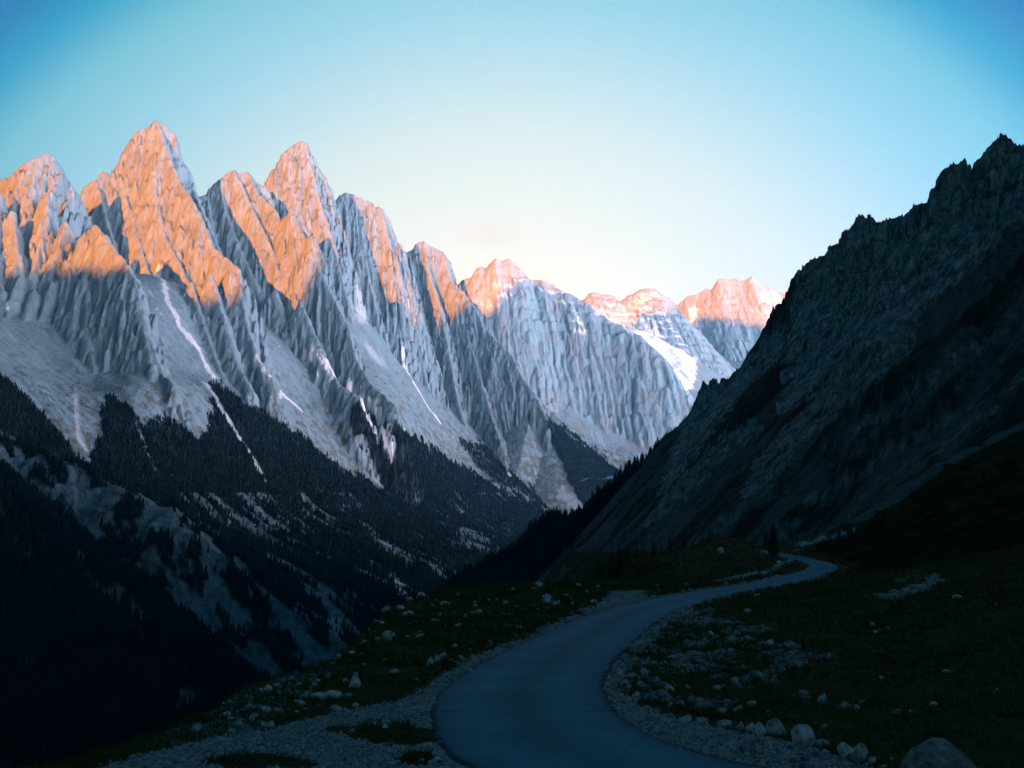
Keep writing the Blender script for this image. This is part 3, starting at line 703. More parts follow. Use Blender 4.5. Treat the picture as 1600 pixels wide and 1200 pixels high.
mt_crest = [P(*p) for p in [(1900, 60, 330), (1750, 120, 400), (1640, 185, 440), (1600, 198, 465), (1578, 199, 476), (1560, 206, 486), (1546, 222, 496), (1530, 246, 508), (1518, 243, 514), (1500, 240, 522), (1487, 250, 530), (1475, 258, 538), (1462, 278, 548), (1450, 301, 558), (1438, 310, 566), (1412, 318, 585), (1390, 326, 600), (1375, 333, 610), (1366, 333, 618), (1354, 326, 628), (1340, 328, 638), (1325, 342, 650), (1312, 366, 664), (1305, 380, 674), (1290, 386, 690), (1278, 385, 702), (1265, 394, 716), (1254, 408, 728), (1251, 436, 744), (1250, 462, 760), (1242, 492, 780), (1226, 512, 806), (1198, 534, 850), (1170, 556, 900), (1140, 578, 950), (1124, 587, 975), (1116, 581, 985), (1110, 584, 992), (1098, 600, 1006), (1082, 622, 1024), (1076, 640, 1040), (1074, 660, 1060), (1066, 682, 1090), (1052, 715, 1120), (1035, 765, 1150), (1000, 800, 1180), (950, 845, 1220), (890, 890, 1280), (840, 930, 1350)]]
# rocky ribs on the right-hand mountain (photo rows of pale rock running down to the left)
mt_ribs = [
    [(1500, 300, 500), (1420, 380, 520), (1330, 470, 560), (1250, 560, 620), (1215, 630, 660)],
    [(1260, 420, 700), (1250, 500, 690), (1235, 570, 680), (1218, 640, 690)],
    [(1100, 600, 985), (1092, 650, 970), (1085, 690, 980)],
    [(1400, 490, 440), (1330, 560, 470), (1270, 640, 520), (1190, 730, 600), (1165, 775, 640)],
    [(1480, 480, 380), (1400, 560, 400), (1330, 640, 430)],
    [(1180, 620, 780), (1130, 680, 800), (1080, 730, 840), (1035, 770, 900)],
    [(1240, 660, 560), (1180, 720, 620), (1100, 800, 720)],
]
mt_ribs_w = [[P(*p) for p in r] for r in mt_ribs]


def near_height(X, Y):
    X = X.astype(F32); Y = Y.astype(F32)
    # bench carrying the road
    vis = road[(road[:, 1] > 24) & (road[:, 1] < 200)]
    order = np.argsort(vis[:, 1])
    xr = np.interp(Y, vis[order, 1], vis[order, 0]).astype(F32)
    zr = np.interp(Y, np.concatenate([[-40, 4, 12], vis[order, 1], [230, 300, 420, 700, 1600]]), np.concatenate([[-2.0, -2.2, -4.4], vis[order, 2], [-2.5, -30.0, -90.0, -250.0, -420.0]])).astype(F32)
    dx = X - xr
    rise = .036 * np.maximum(dx - 5.0, 0) ** 1.5
    rise = np.where(dx > 90, .036 * 85 ** 1.5 + (dx - 90) * .62, rise)
    z = zr + rise
    # shallow hollow on the inside of the bend
    z -= .5 * np.exp(-(((X - 9) / 5) ** 2 + ((Y - 30) / 9) ** 2))
    # left meadow: gentle
    xe = np.interp(Y, eY, eX).astype(F32)
    ze = np.interp(Y, eY, eZ).astype(F32)
    wob = fbm(X / 9, Y / 9, 4, 201)
    wob2 = fbm(X / 2.2, Y / 2.2, 4, 202)
    left = np.clip((xr - 3 - X) / np.maximum(xr - 3 - xe, .5), 0, 1)
    z = z * (1 - left) + (ze + .1) * left
    near = sstep(8, 40, Y)
    z += (wob * .22 + wob2 * .07) * (.35 + .65 * near)
    # knoll between road and valley
    for (kx, ky, kh, ra, rbv) in ((42, 178, 2.6, 10, 12), (35, 168, 1.3, 10, 12), (27, 154, .5, 9, 12)):
        z += kh * np.exp(-(((X - kx) / ra) ** 2 + ((Y - ky) / rbv) ** 2))
    # dark rib on the right, and the gully behind it
    rib = [P(*p) for p in [(1240, 862, 182), (1300, 842, 190), (1400, 782, 203), (1480, 724, 213), (1600, 664, 222), (1750, 600, 235)]]
    d, t, (zz,) = linedist(X, Y, rib)
    z = np.maximum(z, np.where((X > 55) & (Y > 120), zz - .50 * (np.sqrt(d * d + 16) - 4) + wob * 1.5 + .8 * ridged(X / 14, Y / 14, 3, 230), -1e4))
    # lip dropping into the valley
    over = xe + fbm(Y / 7, X / 7, 3, 203) * 1.3 - X
    zdrop = -.95 * over + fbm(X / 12, Y / 12, 4, 204) * 2.2
    z = np.where(over > 0, np.minimum(z, z + zdrop - .6 * sstep(0, 2, over)), z)
    # right-hand mountain
    cx = np.array([p[0] for p in mt_crest]); cy = np.array([p[1] for p in mt_crest]); cz = np.array([p[2] for p in mt_crest])
    if Y.max() > 120:
        best = np.full(X.shape, -1e5, F32); D = np.zeros(X.shape, F32); T = D.copy(); Zc = D.copy(); Sd = D.copy()
        acc = 0.0
        for i in range(len(cx) - 1):
            ax, ay, az = cx[i], cy[i], cz[i]; ex, ey = cx[i + 1] - ax, cy[i + 1] - ay
            L = math.hypot(ex, ey)
            s = np.clip(((X - ax) * ex + (Y - ay) * ey) / (L * L), 0, 1)
            qx_ = X - ax - s * ex; qy_ = Y - ay - s * ey
            d = np.sqrt(qx_ * qx_ + qy_ * qy_)
            zc = az + s * (cz[i + 1] - az)
            c = zc - 1.2 * d
            m = c > best
            best = np.where(m, c, best); D = np.where(m, d, D); Zc = np.where(m, zc, Zc); T = np.where(m, acc + s * L, T)
            Sd = np.where(m, np.where(qx_ * ey - qy_ * ex > 0, 1.0, -1.0), Sd)
            acc += L
        w1 = fbm(X / 40, Y / 40, 4, 210)
        fl = ridged((T + 25 * w1) / 46, D / 260, 3, 211)
        fl2 = np.minimum(np.abs(gnoise((T + 12 * w1) / 13, D / 60, 212)) * 2.6, 1) * 2 - 1
        near_c = 1 - sstep(45, 80, D)
        d2 = np.maximum(D - np.minimum(np.maximum(D - 3, 0) * .4, 9) * fl * (.35 + .65 * near_c) - np.minimum(D * .3, 3.0) * fl2 * near_c, 0)
        cv, cb = cells(X / 9 + w1, Y / 9, 213)
        d2 = np.maximum(d2 - np.minimum(.4 + D * .2, 1.8) * cv * near_c, 0)
        cliff = np.interp(T, [0, 250, 420, 560, 640, 740, 860, 1050, 2000], [50, 66, 64, 44, 30, 52, 44, 22, 15]).astype(F32) * (1 + .35 * fbm(T / 60, D * 0, 3, 214))
        below = cliff / 2.6
        hM = np.where(d2 < below, Zc - 2.6 * d2, Zc - cliff - 1.05 * (d2 - below))
        crag = ridged(T / 34, T * 0, 1, 221) * 1.3 + cells(T / 13, T * 0 + 4.3, 222)[0] * .8
        hM = hM + crag * (1 - sstep(3, 22, D))
        hM = hM - 5.5 * (1 - sstep(6, 40, D))
        oncl = 1 - sstep(below * .9, below * 1.3 + 2, d2)
        hM = hM + fbm(X / 16, Y / 16, 5, 215) * (.9 + 1.9 * oncl) + fbm(X / 55, Y / 55, 3, 216) * 5 + fbm(X / 3.5, Y / 3.5, 3, 218) * .35
        cq, cqb = cells(X / 15 + w1 * .6, Y / 15 + hM / 22, 223); cr_, crb = cells(X / 6 + w1, Y / 6 + hM / 9, 224)
        hM = hM + oncl * (2.4 * cq + 1.1 * cr_ - 2.0 * (1 - sstep(0, .12, cqb)))
        hM -= 4.5 * (1 - np.minimum(np.abs(gnoise((T + 22 * w1) / 60, D / 700, 217)) * 3.2, 1)) * sstep(30, 90, D) + 1.6 * (1 - np.minimum(np.abs(gnoise((T + 12 * w1) / 21, D / 300, 219)) * 3, 1)) * sstep(30, 70, D)
        for k, r in enumerate(mt_ribs_w):
            dr, tr, (zr_,) = linedist(X, Y, r)
            hr = zr_ + 5 + 4 * ridged(tr / 18, dr / 18, 3, 240 + k) - 1.7 * np.maximum(dr - 4 * fbm(X / 12, Y / 12, 3, 250 + k), 0) + cv * 1.6
            lim = hM + 16
            hM = np.maximum(hM, np.minimum(hr, lim))
        hM = hM + .9 * oncl * np.sin(2 * np.pi * (hM + .35 * X + 5 * w1) / 8.0)
        z = np.where(Y > 120, np.maximum(z, hM), z)
    # road bed
    near_m = (Y < 260) & (X > -20) & (X < 110)
    if near_m.any():
        xs = X[near_m]; ys = Y[near_m]
        d, t, (zz,) = linedist(xs, ys, road)
        k = 1 - sstep(ROAD_W + .25, ROAD_W + 4.0, d)
        z[near_m] = z[near_m] * (1 - k) + (zz - .035) * k
    return z.astype(F32)


ang = np.concatenate([np.arange(-180, -40, 4.0), np.arange(-40, -36, .4), np.arange(-36, 36.5, .055), np.arange(36.6, 44, .4), np.arange(44, 181, 4.0)])
ang = np.radians(ang)
rad = np.concatenate([[.0, 1, 2.5, 4.5, 6.5, 8.5, 10], np.exp(np.linspace(math.log(11.0), math.log(1650.0), 1180))])
A_, R_ = np.meshgrid(ang, rad)
NX = (np.sin(A_) * R_).astype(F32); NY = (np.cos(A_) * R_).astype(F32)
NZ = near_height(NX, NY)
NZ = np.maximum(NZ, -640)
# slope (numerical, in world units)
du = np.gradient(NZ, axis=0) / np.maximum(np.gradient(R_, axis=0), 1e-3)
dv = np.gradient(NZ, axis=1) / np.maximum(np.gradient(A_, axis=1) * np.maximum(R_, .5), 1e-3)
nslope = np.sqrt(du * du + dv * dv)
pxN, pyN = project(NX, NY, NZ)
g1 = fbm(NX / 3.0, NY / 3.0, 4, 301); g2 = fbm(NX / .8, NY / .8, 3, 302); g3 = fbm(NX / 14, NY / 14, 4, 303)
rdist = np.full(NX.shape, 1e3, F32)
nm = (NY < 260) & (NX > -40) & (NX < 110) & (NY > -20)
rdist[nm] = linedist(NX[nm], NY[nm], road)[0]
GRASS = np.array([.010, .016, .007], F32); GRASS_L = np.array([.026, .033, .014], F32)
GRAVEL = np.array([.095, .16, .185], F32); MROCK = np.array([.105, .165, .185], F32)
grassc = lerp(GRASS, GRASS_L, np.clip(.35 + .9 * g1 + .6 * g2, 0, 1))
colN = grassc.copy()
wpx = pxN + 10 * g1 + 6 * g2; wpy = pyN + 4 * g1 + 3 * g2
grav = np.zeros(NX.shape, F32)
grav_polys = [
    [(60, 1230), (300, 1160), (420, 1140), (520, 1115), (600, 1100), (660, 1082), (700, 1070), (735, 1040), (750, 1045), (705, 1090), (690, 1130), (720, 1190), (760, 1300), (-200, 1400), (-200, 1260)],
    [(880, 990), (905, 960), (960, 925), (1025, 922), (1010, 935), (940, 965), (890, 985)],
    [(960, 1030), (930, 1040), (915, 1060), (925, 1090), (985, 1130), (1060, 1160), (1200, 1200), (1330, 1240), (1400, 1215), (1330, 1190), (1260, 1165), (1180, 1150), (1080, 1130), (1000, 1105), (955, 1070)],
    [(1030, 970), (1090, 950), (1080, 960), (1040, 985)], [(985, 1000), (1010, 985), (1005, 1005), (990, 1010)],
    [(1120, 905), (1200, 890), (1240, 868), (1242, 874), (1205, 897), (1120, 913)],
    [(1240, 862), (1250, 846), (1262, 846), (1258, 856)], [(1258, 849), (1290, 838), (1340, 824), (1340, 828), (1262, 853)],
    [(1366, 932), (1395, 938), (1420, 930), (1450, 920), (1475, 908), (1470, 896), (1455, 898), (1452, 910), (1425, 921), (1400, 927)],
    [(1400, 912), (1425, 902), (1440, 898), (1425, 908)],
]
nearmask = (NY > 3) & (NY < 250)
for p in grav_polys:
    grav = np.maximum(grav, inpoly(wpx, wpy, p) * nearmask)
grav = np.maximum(grav, (1 - sstep(ROAD_W + .45, ROAD_W + .8 + .4 * np.maximum(g1, 0), rdist)) * (NY < 120) * sstep(-.25, .1, g1 + .1))
tuft = [(600, 1145, 60, 22), (650, 1155, 45, 16), (660, 1185, 40, 14), (530, 1140, 18, 6), (380, 1190, 60, 12), (450, 1192, 40, 8)]
for (tx, ty, ta, tb) in tuft:
    grav *= 1 - (((pxN - tx) / ta) ** 2 + ((pyN - ty) / tb) ** 2 + 1.3 * g1 + .9 * g2 < .9) * nearmask
rubble = inpoly(wpx, wpy, [(955, 1040), (1060, 965), (1130, 950), (1200, 990), (1350, 1050), (1400, 1080), (1330, 1110), (1200, 1090), (1100, 1110), (1010, 1110)]) & nearmask
rubv = rubble * sstep(.10, .40, g1 * .8 + g2 * .8 + .5 * fbm(NX / 5, NY / 5, 3, 305))
colN = lerp(colN, MROCK * .6, np.clip(rubv * .6, 0, 1))
gc = lerp(GRAVEL * .75, GRAVEL * 1.15, np.clip(.5 + 1.4 * g2, 0, 1))
colN = lerp(colN, gc, grav)
# bare rock on steep ground and outcrops along the lip
lipx = np.interp(NY, eY, eX)
steep = sstep(1.6, 2.1, nslope + .55 * g3 + .25 * g1)
farm = NY > 150
mrock = lerp(MROCK * .95, MROCK * .35, np.clip(.45 + 1.2 * fbm(NX / 6, NY / 6 + NZ / 12, 4, 306), 0, 1))
mgrass = lerp(np.array([.005, .011, .009], F32), np.array([.014, .024, .021], F32), np.clip(.4 + 1.0 * g3 + .5 * g1, 0, 1))
# pale stony gullies down the right slope
du_ = NX * .75 + NZ * .66
gul = sstep(.25, .55, ridged((NY + 8 * g3) / 46, du_ / 300, 3, 307) + .5 * g3)
stones = sstep(.30, .5, fbm(NX / 9, NY / 9, 4, 308) + .35 * g2)
mcol = lerp(mgrass, MROCK * .7, np.clip(gul * .32 + stones * .35, 0, 1))
cw = fbm(NX / 10, NY / 10 + NZ / 10, 4, 309)
rock_polys = [
    [(1240, 420), (1320, 330), (1460, 250), (1560, 190), (1700, 150), (1700, 330), (1600, 340), (1510, 430), (1430, 490), (1350, 550), (1270, 610), (1215, 655), (1222, 600), (1240, 520)],
    [(1062, 680), (1075, 620), (1110, 575), (1150, 570), (1230, 500), (1228, 550), (1160, 610), (1105, 690), (1060, 745), (1030, 780), (1045, 720)],
    [(1155, 790), (1180, 720), (1250, 640), (1330, 555), (1395, 490), (1440, 478), (1430, 540), (1345, 615), (1270, 680), (1200, 760)],
    [(1000, 830), (1040, 770), (1110, 700), (1180, 650), (1190, 670), (1120, 730), (1060, 790)],
]
rocky = np.zeros(NX.shape, F32)
rx = pxN + 16 * cw + 10 * g3; ry = pyN + 12 * cw + 8 * g1
for i_, p in enumerate(rock_polys):
    rocky = np.maximum(rocky, inpoly(rx, ry, p) * (1.0 if i_ < 2 else .85))
rocky *= sstep(-.42, -.1, cw + .5 * g1)
for line in ([(1600, 590), (1440, 680), (1330, 745), (1250, 800), (1215, 842)], [(1600, 500), (1500, 560), (1400, 640), (1330, 690)], [(1560, 640), (1450, 710), (1380, 750)], [(1150, 800), (1080, 850), (1030, 880)]):
    dl, _, _ = linedist(pxN + 14 * g3, pyN + 10 * g3, line)
    rocky = np.maximum(rocky, .62 * (1 - sstep(3, 17, dl + 10 * cw)) * sstep(-.3, .1, g1 + cw))
rocky *= (NY > 230) & (NY < 1500)
spk = sstep(.22, .5, fbm(NX / 4.2, NY / 4.2 + NZ / 6, 3, 311) + .35 * cw)
steep = np.maximum(np.maximum(steep * .8, rocky * (.55 + .45 * sstep(-.3, .2, fbm(NX / 3, NY / 3 + NZ / 5, 3, 312)))), .45 * spk)
mcol = lerp(mcol, mrock * (.55 + 1.0 * rocky[..., None]), steep)
darkrib = (NX > 40) & (pyN > np.interp(pxN, [1240, 1300, 1400, 1480, 1600, 1750], [866, 846, 790, 732, 672, 610]) - 3) & (NY > 40)
mcol = np.where(darkrib[..., None], lerp(GRASS * .8, GRASS_L * .8, np.clip(.3 + g3 + g1, 0, 1)), mcol)
colN = np.where((farm & (NX > 20))[..., None], lerp(mcol, colN, np.clip(grav + ((NX < 58) & (NY < 215)), 0, 1)), colN)
outc = (NX < lipx + 1.5) & (NY > 20) & (NY < 130)
colN = np.where(outc[..., None], lerp(colN, mrock * .9, sstep(.0, .3, g3 + .5 * g1 + .15)), colN)
colN = np.where(((NX < lipx + 3) & (NY > 128) & (NY < 420) & (rdist > 6))[..., None], GRASS * .7 * (1 + .6 * g1[..., None]), colN)
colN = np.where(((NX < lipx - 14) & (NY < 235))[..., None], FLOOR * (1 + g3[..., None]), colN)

MAT_GROUND = terrain_mat("alpine_turf", (1.1, .22), .45, .9, .10, spec=.02)
MAT_SLOPE = terrain_mat("mountainside", (5.0, 1.3), .62, 1.0, 1.2, spec=.02, cracks=[(16.0, .5, .03, .8, .8), (6.0, .7, .04, .6, .6)])
i_split = int(np.searchsorted(rad, 255.0))
NV = np.stack([NX, NY, NZ], -1)


def polar_obj(name, i0, i1, mat, label, cat):
    v = NV[i0:i1].reshape(-1, 3); c = colN[i0:i1].reshape(-1, 3)
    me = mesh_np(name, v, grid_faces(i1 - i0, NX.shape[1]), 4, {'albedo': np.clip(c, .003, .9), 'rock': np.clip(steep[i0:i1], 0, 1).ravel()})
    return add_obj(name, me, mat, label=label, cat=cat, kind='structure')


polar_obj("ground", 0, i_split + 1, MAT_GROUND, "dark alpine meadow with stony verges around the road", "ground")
polar_obj("mountainside", i_split, len(rad), MAT_SLOPE, "steep dark grass slope with grey cliffs on the right", "mountain")


def ground_z(x, y):
    return float(near_height(np.array([[x]], F32), np.array([[y]], F32))[0, 0])


def ground_zs(x, y):
    return near_height(np.asarray(x, F32)[None, :], np.asarray(y, F32)[None, :])[0]


def near_ray(px, py, y0=12.0, y1=260.0):
    ys = np.exp(np.linspace(math.log(y0), math.log(y1), 900))
    a = P(px, py, 1.0)
    hit = ground_zs(a[0] * ys, ys) > a[2] * ys
    if not hit.any(): return None
    i = int(np.argmax(hit))
    return (a[0] * ys[i], ys[i], a[2] * ys[i])


# --- road surface
def road_mesh():
    c = road
    tan = np.gradient(c[:, :2], axis=0); tan /= np.linalg.norm(tan, axis=1)[:, None]
    nor = np.stack([tan[:, 1], -tan[:, 0]], 1)
    arc = np.concatenate([[0], np.cumsum(np.linalg.norm(np.diff(c[:, :2], axis=0), axis=1))])
    us = np.array([-1.0, -.985, -.9, -.7, -.5, -.25, 0, .25, .5, .7, .9, .985, 1.0])
    rows = []; uu = []
    rj = np.random.default_rng(5)
    for i in range(len(c)):
        wj = ROAD_W * (1 + .012 * math.sin(arc[i] * .9) + .014 * rj.normal()) * (1 - .16 * min(max((c[i, 1] - 90) / 50, 0), 1))
        for u in us:
            p = c[i, :2] + nor[i] * u * wj
            z = c[i, 2] + .03 * (1 - u * u) + (.012 if abs(u) < .99 else -.10)
            rows.append((p[0], p[1], z)); uu.append((u, arc[i] / 10.0, 0))
    me = mesh_np("road", np.array(rows), grid_faces(len(c), len(us)), 4, {'lane': np.array(uu, F32)})
    return me


m, nt, b = new_mat("asphalt")
L = nt.links
geo = node(nt, 'ShaderNodeNewGeometry')
n1 = node(nt, 'ShaderNodeTexNoise'); n1.inputs['Scale'].default_value = .55; n1.inputs['Detail'].default_value = 5
n2 = node(nt, 'ShaderNodeTexNoise'); n2.inputs['Scale'].default_value = 45; n2.inputs['Detail'].default_value = 2
n3 = node(nt, 'ShaderNodeTexVoronoi'); n3.feature = 'DISTANCE_TO_EDGE'; n3.inputs['Scale'].default_value = .42
n4 = node(nt, 'ShaderNodeTexNoise'); n4.inputs['Scale'].default_value = 1.3; n4.inputs['Detail'].default_value = 4
L.new(geo.outputs['Position'], n1.inputs['Vector']); L.new(geo.outputs['Position'], n2.inputs['Vector']); L.new(geo.outputs['Position'], n4.inputs['Vector'])
wv = node(nt, 'ShaderNodeVectorMath', operation='ADD'); L.new(geo.outputs['Position'], wv.inputs[0]); L.new(n4.outputs['Color'], wv.inputs[1]); L.new(wv.outputs[0], n3.inputs['Vector'])
at = node(nt, 'ShaderNodeAttribute'); at.attribute_name = 'lane'
sep = node(nt, 'ShaderNodeSeparateXYZ'); L.new(at.outputs['Vector'], sep.inputs[0])
ab = node(nt, 'ShaderNodeMath', operation='ABSOLUTE'); L.new(sep.outputs['X'], ab.inputs[0])
cr = node(nt, 'ShaderNodeValToRGB')   # wheel tracks polished lighter, edges and centre darker
e = cr.color_ramp.elements
e[0].position = 0; e[0].color = (.80, .80, .80, 1); e[1].position = 1; e[1].color = (.28, .28, .28, 1)
for pos, v in ((.22, .95), (.48, 1.12), (.72, 1.0), (.90, .80), (.955, .40)):
    k = e.new(pos); k.color = (v, v, v, 1)
L.new(ab.outputs[0], cr.inputs['Fac'])
mr = node(nt, 'ShaderNodeMapRange'); mr.inputs['From Min'].default_value = .3; mr.inputs['From Max'].default_value = .7; mr.inputs['To Min'].default_value = .86; mr.inputs['To Max'].default_value = 1.12
L.new(n1.outputs['Fac'], mr.inputs['Value'])
mr2 = node(nt, 'ShaderNodeMapRange'); mr2.inputs['From Min'].default_value = .35; mr2.inputs['From Max'].default_value = .65; mr2.inputs['To Min'].default_value = .8; mr2.inputs['To Max'].default_value = 1.2
L.new(n2.outputs['Fac'], mr2.inputs['Value'])
crk = node(nt, 'ShaderNodeMapRange'); crk.inputs['From Min'].default_value = 0; crk.inputs['From Max'].default_value = .012; crk.inputs['To Min'].default_value = .6; crk.inputs['To Max'].default_value = 1
L.new(n3.outputs['Distance'], crk.inputs['Value'])
v1 = node(nt, 'ShaderNodeMath', operation='MULTIPLY'); L.new(mr.outputs[0], v1.inputs[0]); L.new(mr2.outputs[0], v1.inputs[1])
v2 = node(nt, 'ShaderNodeMath', operation='MULTIPLY'); L.new(v1.outputs[0], v2.inputs[0]); L.new(crk.outputs[0], v2.inputs[1])
v3 = node(nt, 'ShaderNodeVectorMath', operation='SCALE'); L.new(cr.outputs['Color'], v3.inputs[0]); L.new(v2.outputs[0], v3.inputs['Scale'])
psep = node(nt, 'ShaderNodeSeparateXYZ'); L.new(geo.outputs['Position'], psep.inputs[0])
jn = node(nt, 'ShaderNodeMath', operation='MULTIPLY_ADD'); L.new(n4.outputs['Fac'], jn.inputs[0]); jn.inputs[1].default_value = .5; L.new(psep.outputs['Y'], jn.inputs[2])
jo = node(nt, 'ShaderNodeMath', operation='SUBTRACT'); L.new(jn.outputs[0], jo.inputs[0]); jo.inputs[1].default_value = 26.6
ja = node(nt, 'ShaderNodeMath', operation='ABSOLUTE'); L.new(jo.outputs[0], ja.inputs[0])
jw = node(nt, 'ShaderNodeMapRange'); jw.inputs['From Min'].default_value = .03; jw.inputs['From Max'].default_value = .10; jw.inputs['To Min'].default_value = 1; jw.inputs['To Max'].default_value = 0; L.new(ja.outputs[0], jw.inputs['Value'])
je = node(nt, 'ShaderNodeMapRange'); je.inputs['From Min'].default_value = .5; je.inputs['From Max'].default_value = .75; L.new(ab.outputs[0], je.inputs['Value'])
jm = node(nt, 'ShaderNodeMath', operation='MULTIPLY'); L.new(jw.outputs[0], jm.inputs[0]); L.new(je.outputs[0], jm.inputs[1])
jf = node(nt, 'ShaderNodeMapRange'); jf.inputs['To Min'].default_value = 1; jf.inputs['To Max'].default_value = .4; L.new(jm.outputs[0], jf.inputs['Value'])
v3b = node(nt, 'ShaderNodeVectorMath', operation='SCALE'); L.new(v3.outputs[0], v3b.inputs[0]); L.new(jf.outputs[0], v3b.inputs['Scale'])
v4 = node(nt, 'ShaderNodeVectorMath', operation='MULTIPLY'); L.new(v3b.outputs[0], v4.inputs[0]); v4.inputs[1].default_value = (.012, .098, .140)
L.new(v4.outputs[0], b.inputs['Base Color'])
bp = node(nt, 'ShaderNodeBump'); bp.inputs['Strength'].default_value = .35; bp.inputs['Distance'].default_value = .01
L.new(n2.outputs['Fac'], bp.inputs['Height']); L.new(bp.outputs['Normal'], b.inputs['Normal'])
b.inputs['Roughness'].default_value = .85
b.inputs['Specular IOR Level'].default_value = .03
MAT_ROAD = m
add_obj("road", road_mesh(), MAT_ROAD, label="narrow asphalt road curving away over the pass", cat="road", kind='structure')

# =================================================================== FORESTS (far woods: one mass each)


def conifer_template(nside=5, tiers=3, seed=0):
    rr = np.random.default_rng(seed)
    v = []; f = []
    for k in range(tiers):
        z0 = .08 + .26 * k; z1 = min(z0 + .46, 1.0) if k < tiers - 1 else 1.0
        r0 = .21 * (1 - .27 * k)
        base = len(v)
        a0 = rr.uniform(0, 6.28)
        for s in range(nside):
            a = a0 + 6.2832 * s / nside
            q = r0 * rr.uniform(.7, 1.25)
            v.append((q * math.cos(a), q * math.sin(a), z0 + rr.uniform(-.04, .04)))
        v.append((rr.uniform(-.01, .01), rr.uniform(-.01, .01), z1))
        for s in range(nside):
            f.append((base + s, base + (s + 1) % nside, base + nside))
    return np.array(v, F32), np.array(f, np.int32)


def forest(name, x, y, z, hts, mat, label, seed=0):
    n = len(x)
    tv = [conifer_template(5, 3, seed + i) for i in range(4)]
    V = []; Fc = []; off = 0
    rr = np.random.default_rng(seed + 50)
    which = rr.integers(0, 4, n)
    for w in range(4):
        m = which == w
        k = int(m.sum())
        if not k: continue
        v, f = tv[w]
        a = rr.uniform(0, 6.28, k).astype(F32); ca, sa = np.cos(a), np.sin(a)
        h = hts[m].astype(F32); wd = (h * rr.uniform(.8, 1.25, k)).astype(F32)
        vx = (v[None, :, 0] * ca[:, None] - v[None, :, 1] * sa[:, None]) * wd[:, None] + x[m][:, None]
        vy = (v[None, :, 0] * sa[:, None] + v[None, :, 1] * ca[:, None]) * wd[:, None] + y[m][:, None]
        vz = v[None, :, 2] * h[:, None] + z[m][:, None] - h[:, None] * .06
        V.append(np.stack([vx, vy, vz], -1).reshape(-1, 3))
        Fc.append((f[None] + (np.arange(k) * len(v))[:, None, None] + off).reshape(-1, 3))
        off += k * len(v)
    me = mesh_np(name, np.concatenate(V), np.concatenate(Fc), 3, None, smooth=False)
    return add_obj(name, me, mat, label=label, cat="forest", kind='stuff')


MAT_FOREST = noise_mat("spruce_needles", (.001, .004, .005), (.003, .009, .010), .02, 0, .1, 1.0, .0)


def scatter(hf, dens, n):
    """n candidate points accepted with probability dens"""
    x = RNG.uniform(hf.x[0], hf.x[-1], n).astype(F32); y = RNG.uniform(hf.y[0], hf.y[-1], n).astype(F32)
    p = hf.sample(x, y, dens)
    m = RNG.uniform(0, 1, n) < p
    x = x[m]; y = y[m]
    return x, y, hf.sample(x, y).astype(F32)


vis_area = (pxR > -120) & (pxR < 1100) & (pyR > 560) & (pyR < 1200)
fx, fy, fz = scatter(R, np.clip(W, 0, 1) * vis_area, 560000)
fh = (14.5 + 6 * RNG.normal(size=len(fx)).clip(-1.3, 1.8)) * np.where(R.sample(fx, fy, pyR) < 680, .8, 1.0)
forest("forest", fx, fy, fz, np.clip(fh, 7, 30), MAT_FOREST, "dark conifer woods covering the lower slopes beneath the towers", 1)
# small pines scattered over the scree above the tree line
dp = np.clip(shr, 0, 1) * (W < .2) * (1 - R.rock) * .30 * vis_area
dx_, dy_, dz_ = scatter(R, dp.astype(F32), 150000)
forest("scrub", dx_, dy_, dz_, RNG.uniform(3, 8, len(dx_)), MAT_FOREST, "scattered dwarf pines dotting the scree above the tree line", 9)
mx_, my_, mz_ = scatter(Mr, (sstep(-.35, .0, mn) * (Mr.H > -300)).astype(F32), 60000)
forest("forest", mx_, my_, mz_, np.clip(16 + 5 * RNG.normal(size=len(mx_)), 7, 28), MAT_FOREST, "navy blue wood on the ridge crossing the valley mouth", 21)

# =================================================================== surroundings: low valley floor and an unseen ridge added behind the viewer to shade the valley
SUN_AZ = math.radians(16.0)     # sunlight travels north and 16 degrees towards the east
SUN_EL = math.radians(3.5)
sdx, sdy = math.sin(SUN_AZ), math.cos(SUN_AZ)
TE = math.tan(SUN_EL)
ALB = -4200.0                   # distance of the shading ridge along the light
bins = np.array([-6500, -3000, -2402, -2300, -2120, -2000, -1890, -1855, -1810, -1754, -1700, -1660, -1621, -1575, -1521, -1430, -1313, -1068, -970, -735, -638, -292, -18, 212, 1500, 3000], float)
prof = np.array([1700, 1450, 1290, 1335, 1305, 1310, 1315, 1600, 1880, 1900, 1980, 2000, 2060, 2240, 2300, 2280, 2240, 2280, 2486, 2490, 2850, 2760, 2700, 2840, 2700, 2000], float)  # crest heights of the added ridge, shaped to place its shadow edge on the peaks
Bk = HF(-7500, 5000, -6600, -900, 40.0)
sB = Bk.X * sdy - Bk.Y * sdx; aB = Bk.X * sdx + Bk.Y * sdy
top = np.interp(sB, bins, prof) + 28 * fbm(sB / 110, sB * 0, 3, 411)
bn = fbm(Bk.X / 700, Bk.Y / 700, 5, 401)
Bk.H = (top - np.abs(aB - ALB) * (1.35 + .25 * bn) + np.minimum(np.abs(aB - ALB) * .3, 160) * bn).astype(F32)
Bk.H = np.maximum(Bk.H, -640 + 60 * bn)
colB = lerp(TURF * np.ones(Bk.H.shape + (1,), F32), ROCK_D, sstep(300, 900, Bk.H + 300 * bn))
hf_object("ridge", Bk, colB, MAT_FAR, "unseen ridge added behind the viewer, its skyline shaped to shade the valley", "mountain")
Vf = HF(-7500, 5900, -6600, 10300, 300.0)
Vf.H = (np.full(Vf.X.shape, -690, F32) + 25 * fbm(Vf.X / 2000, Vf.Y / 2000, 3, 405)).astype(F32)
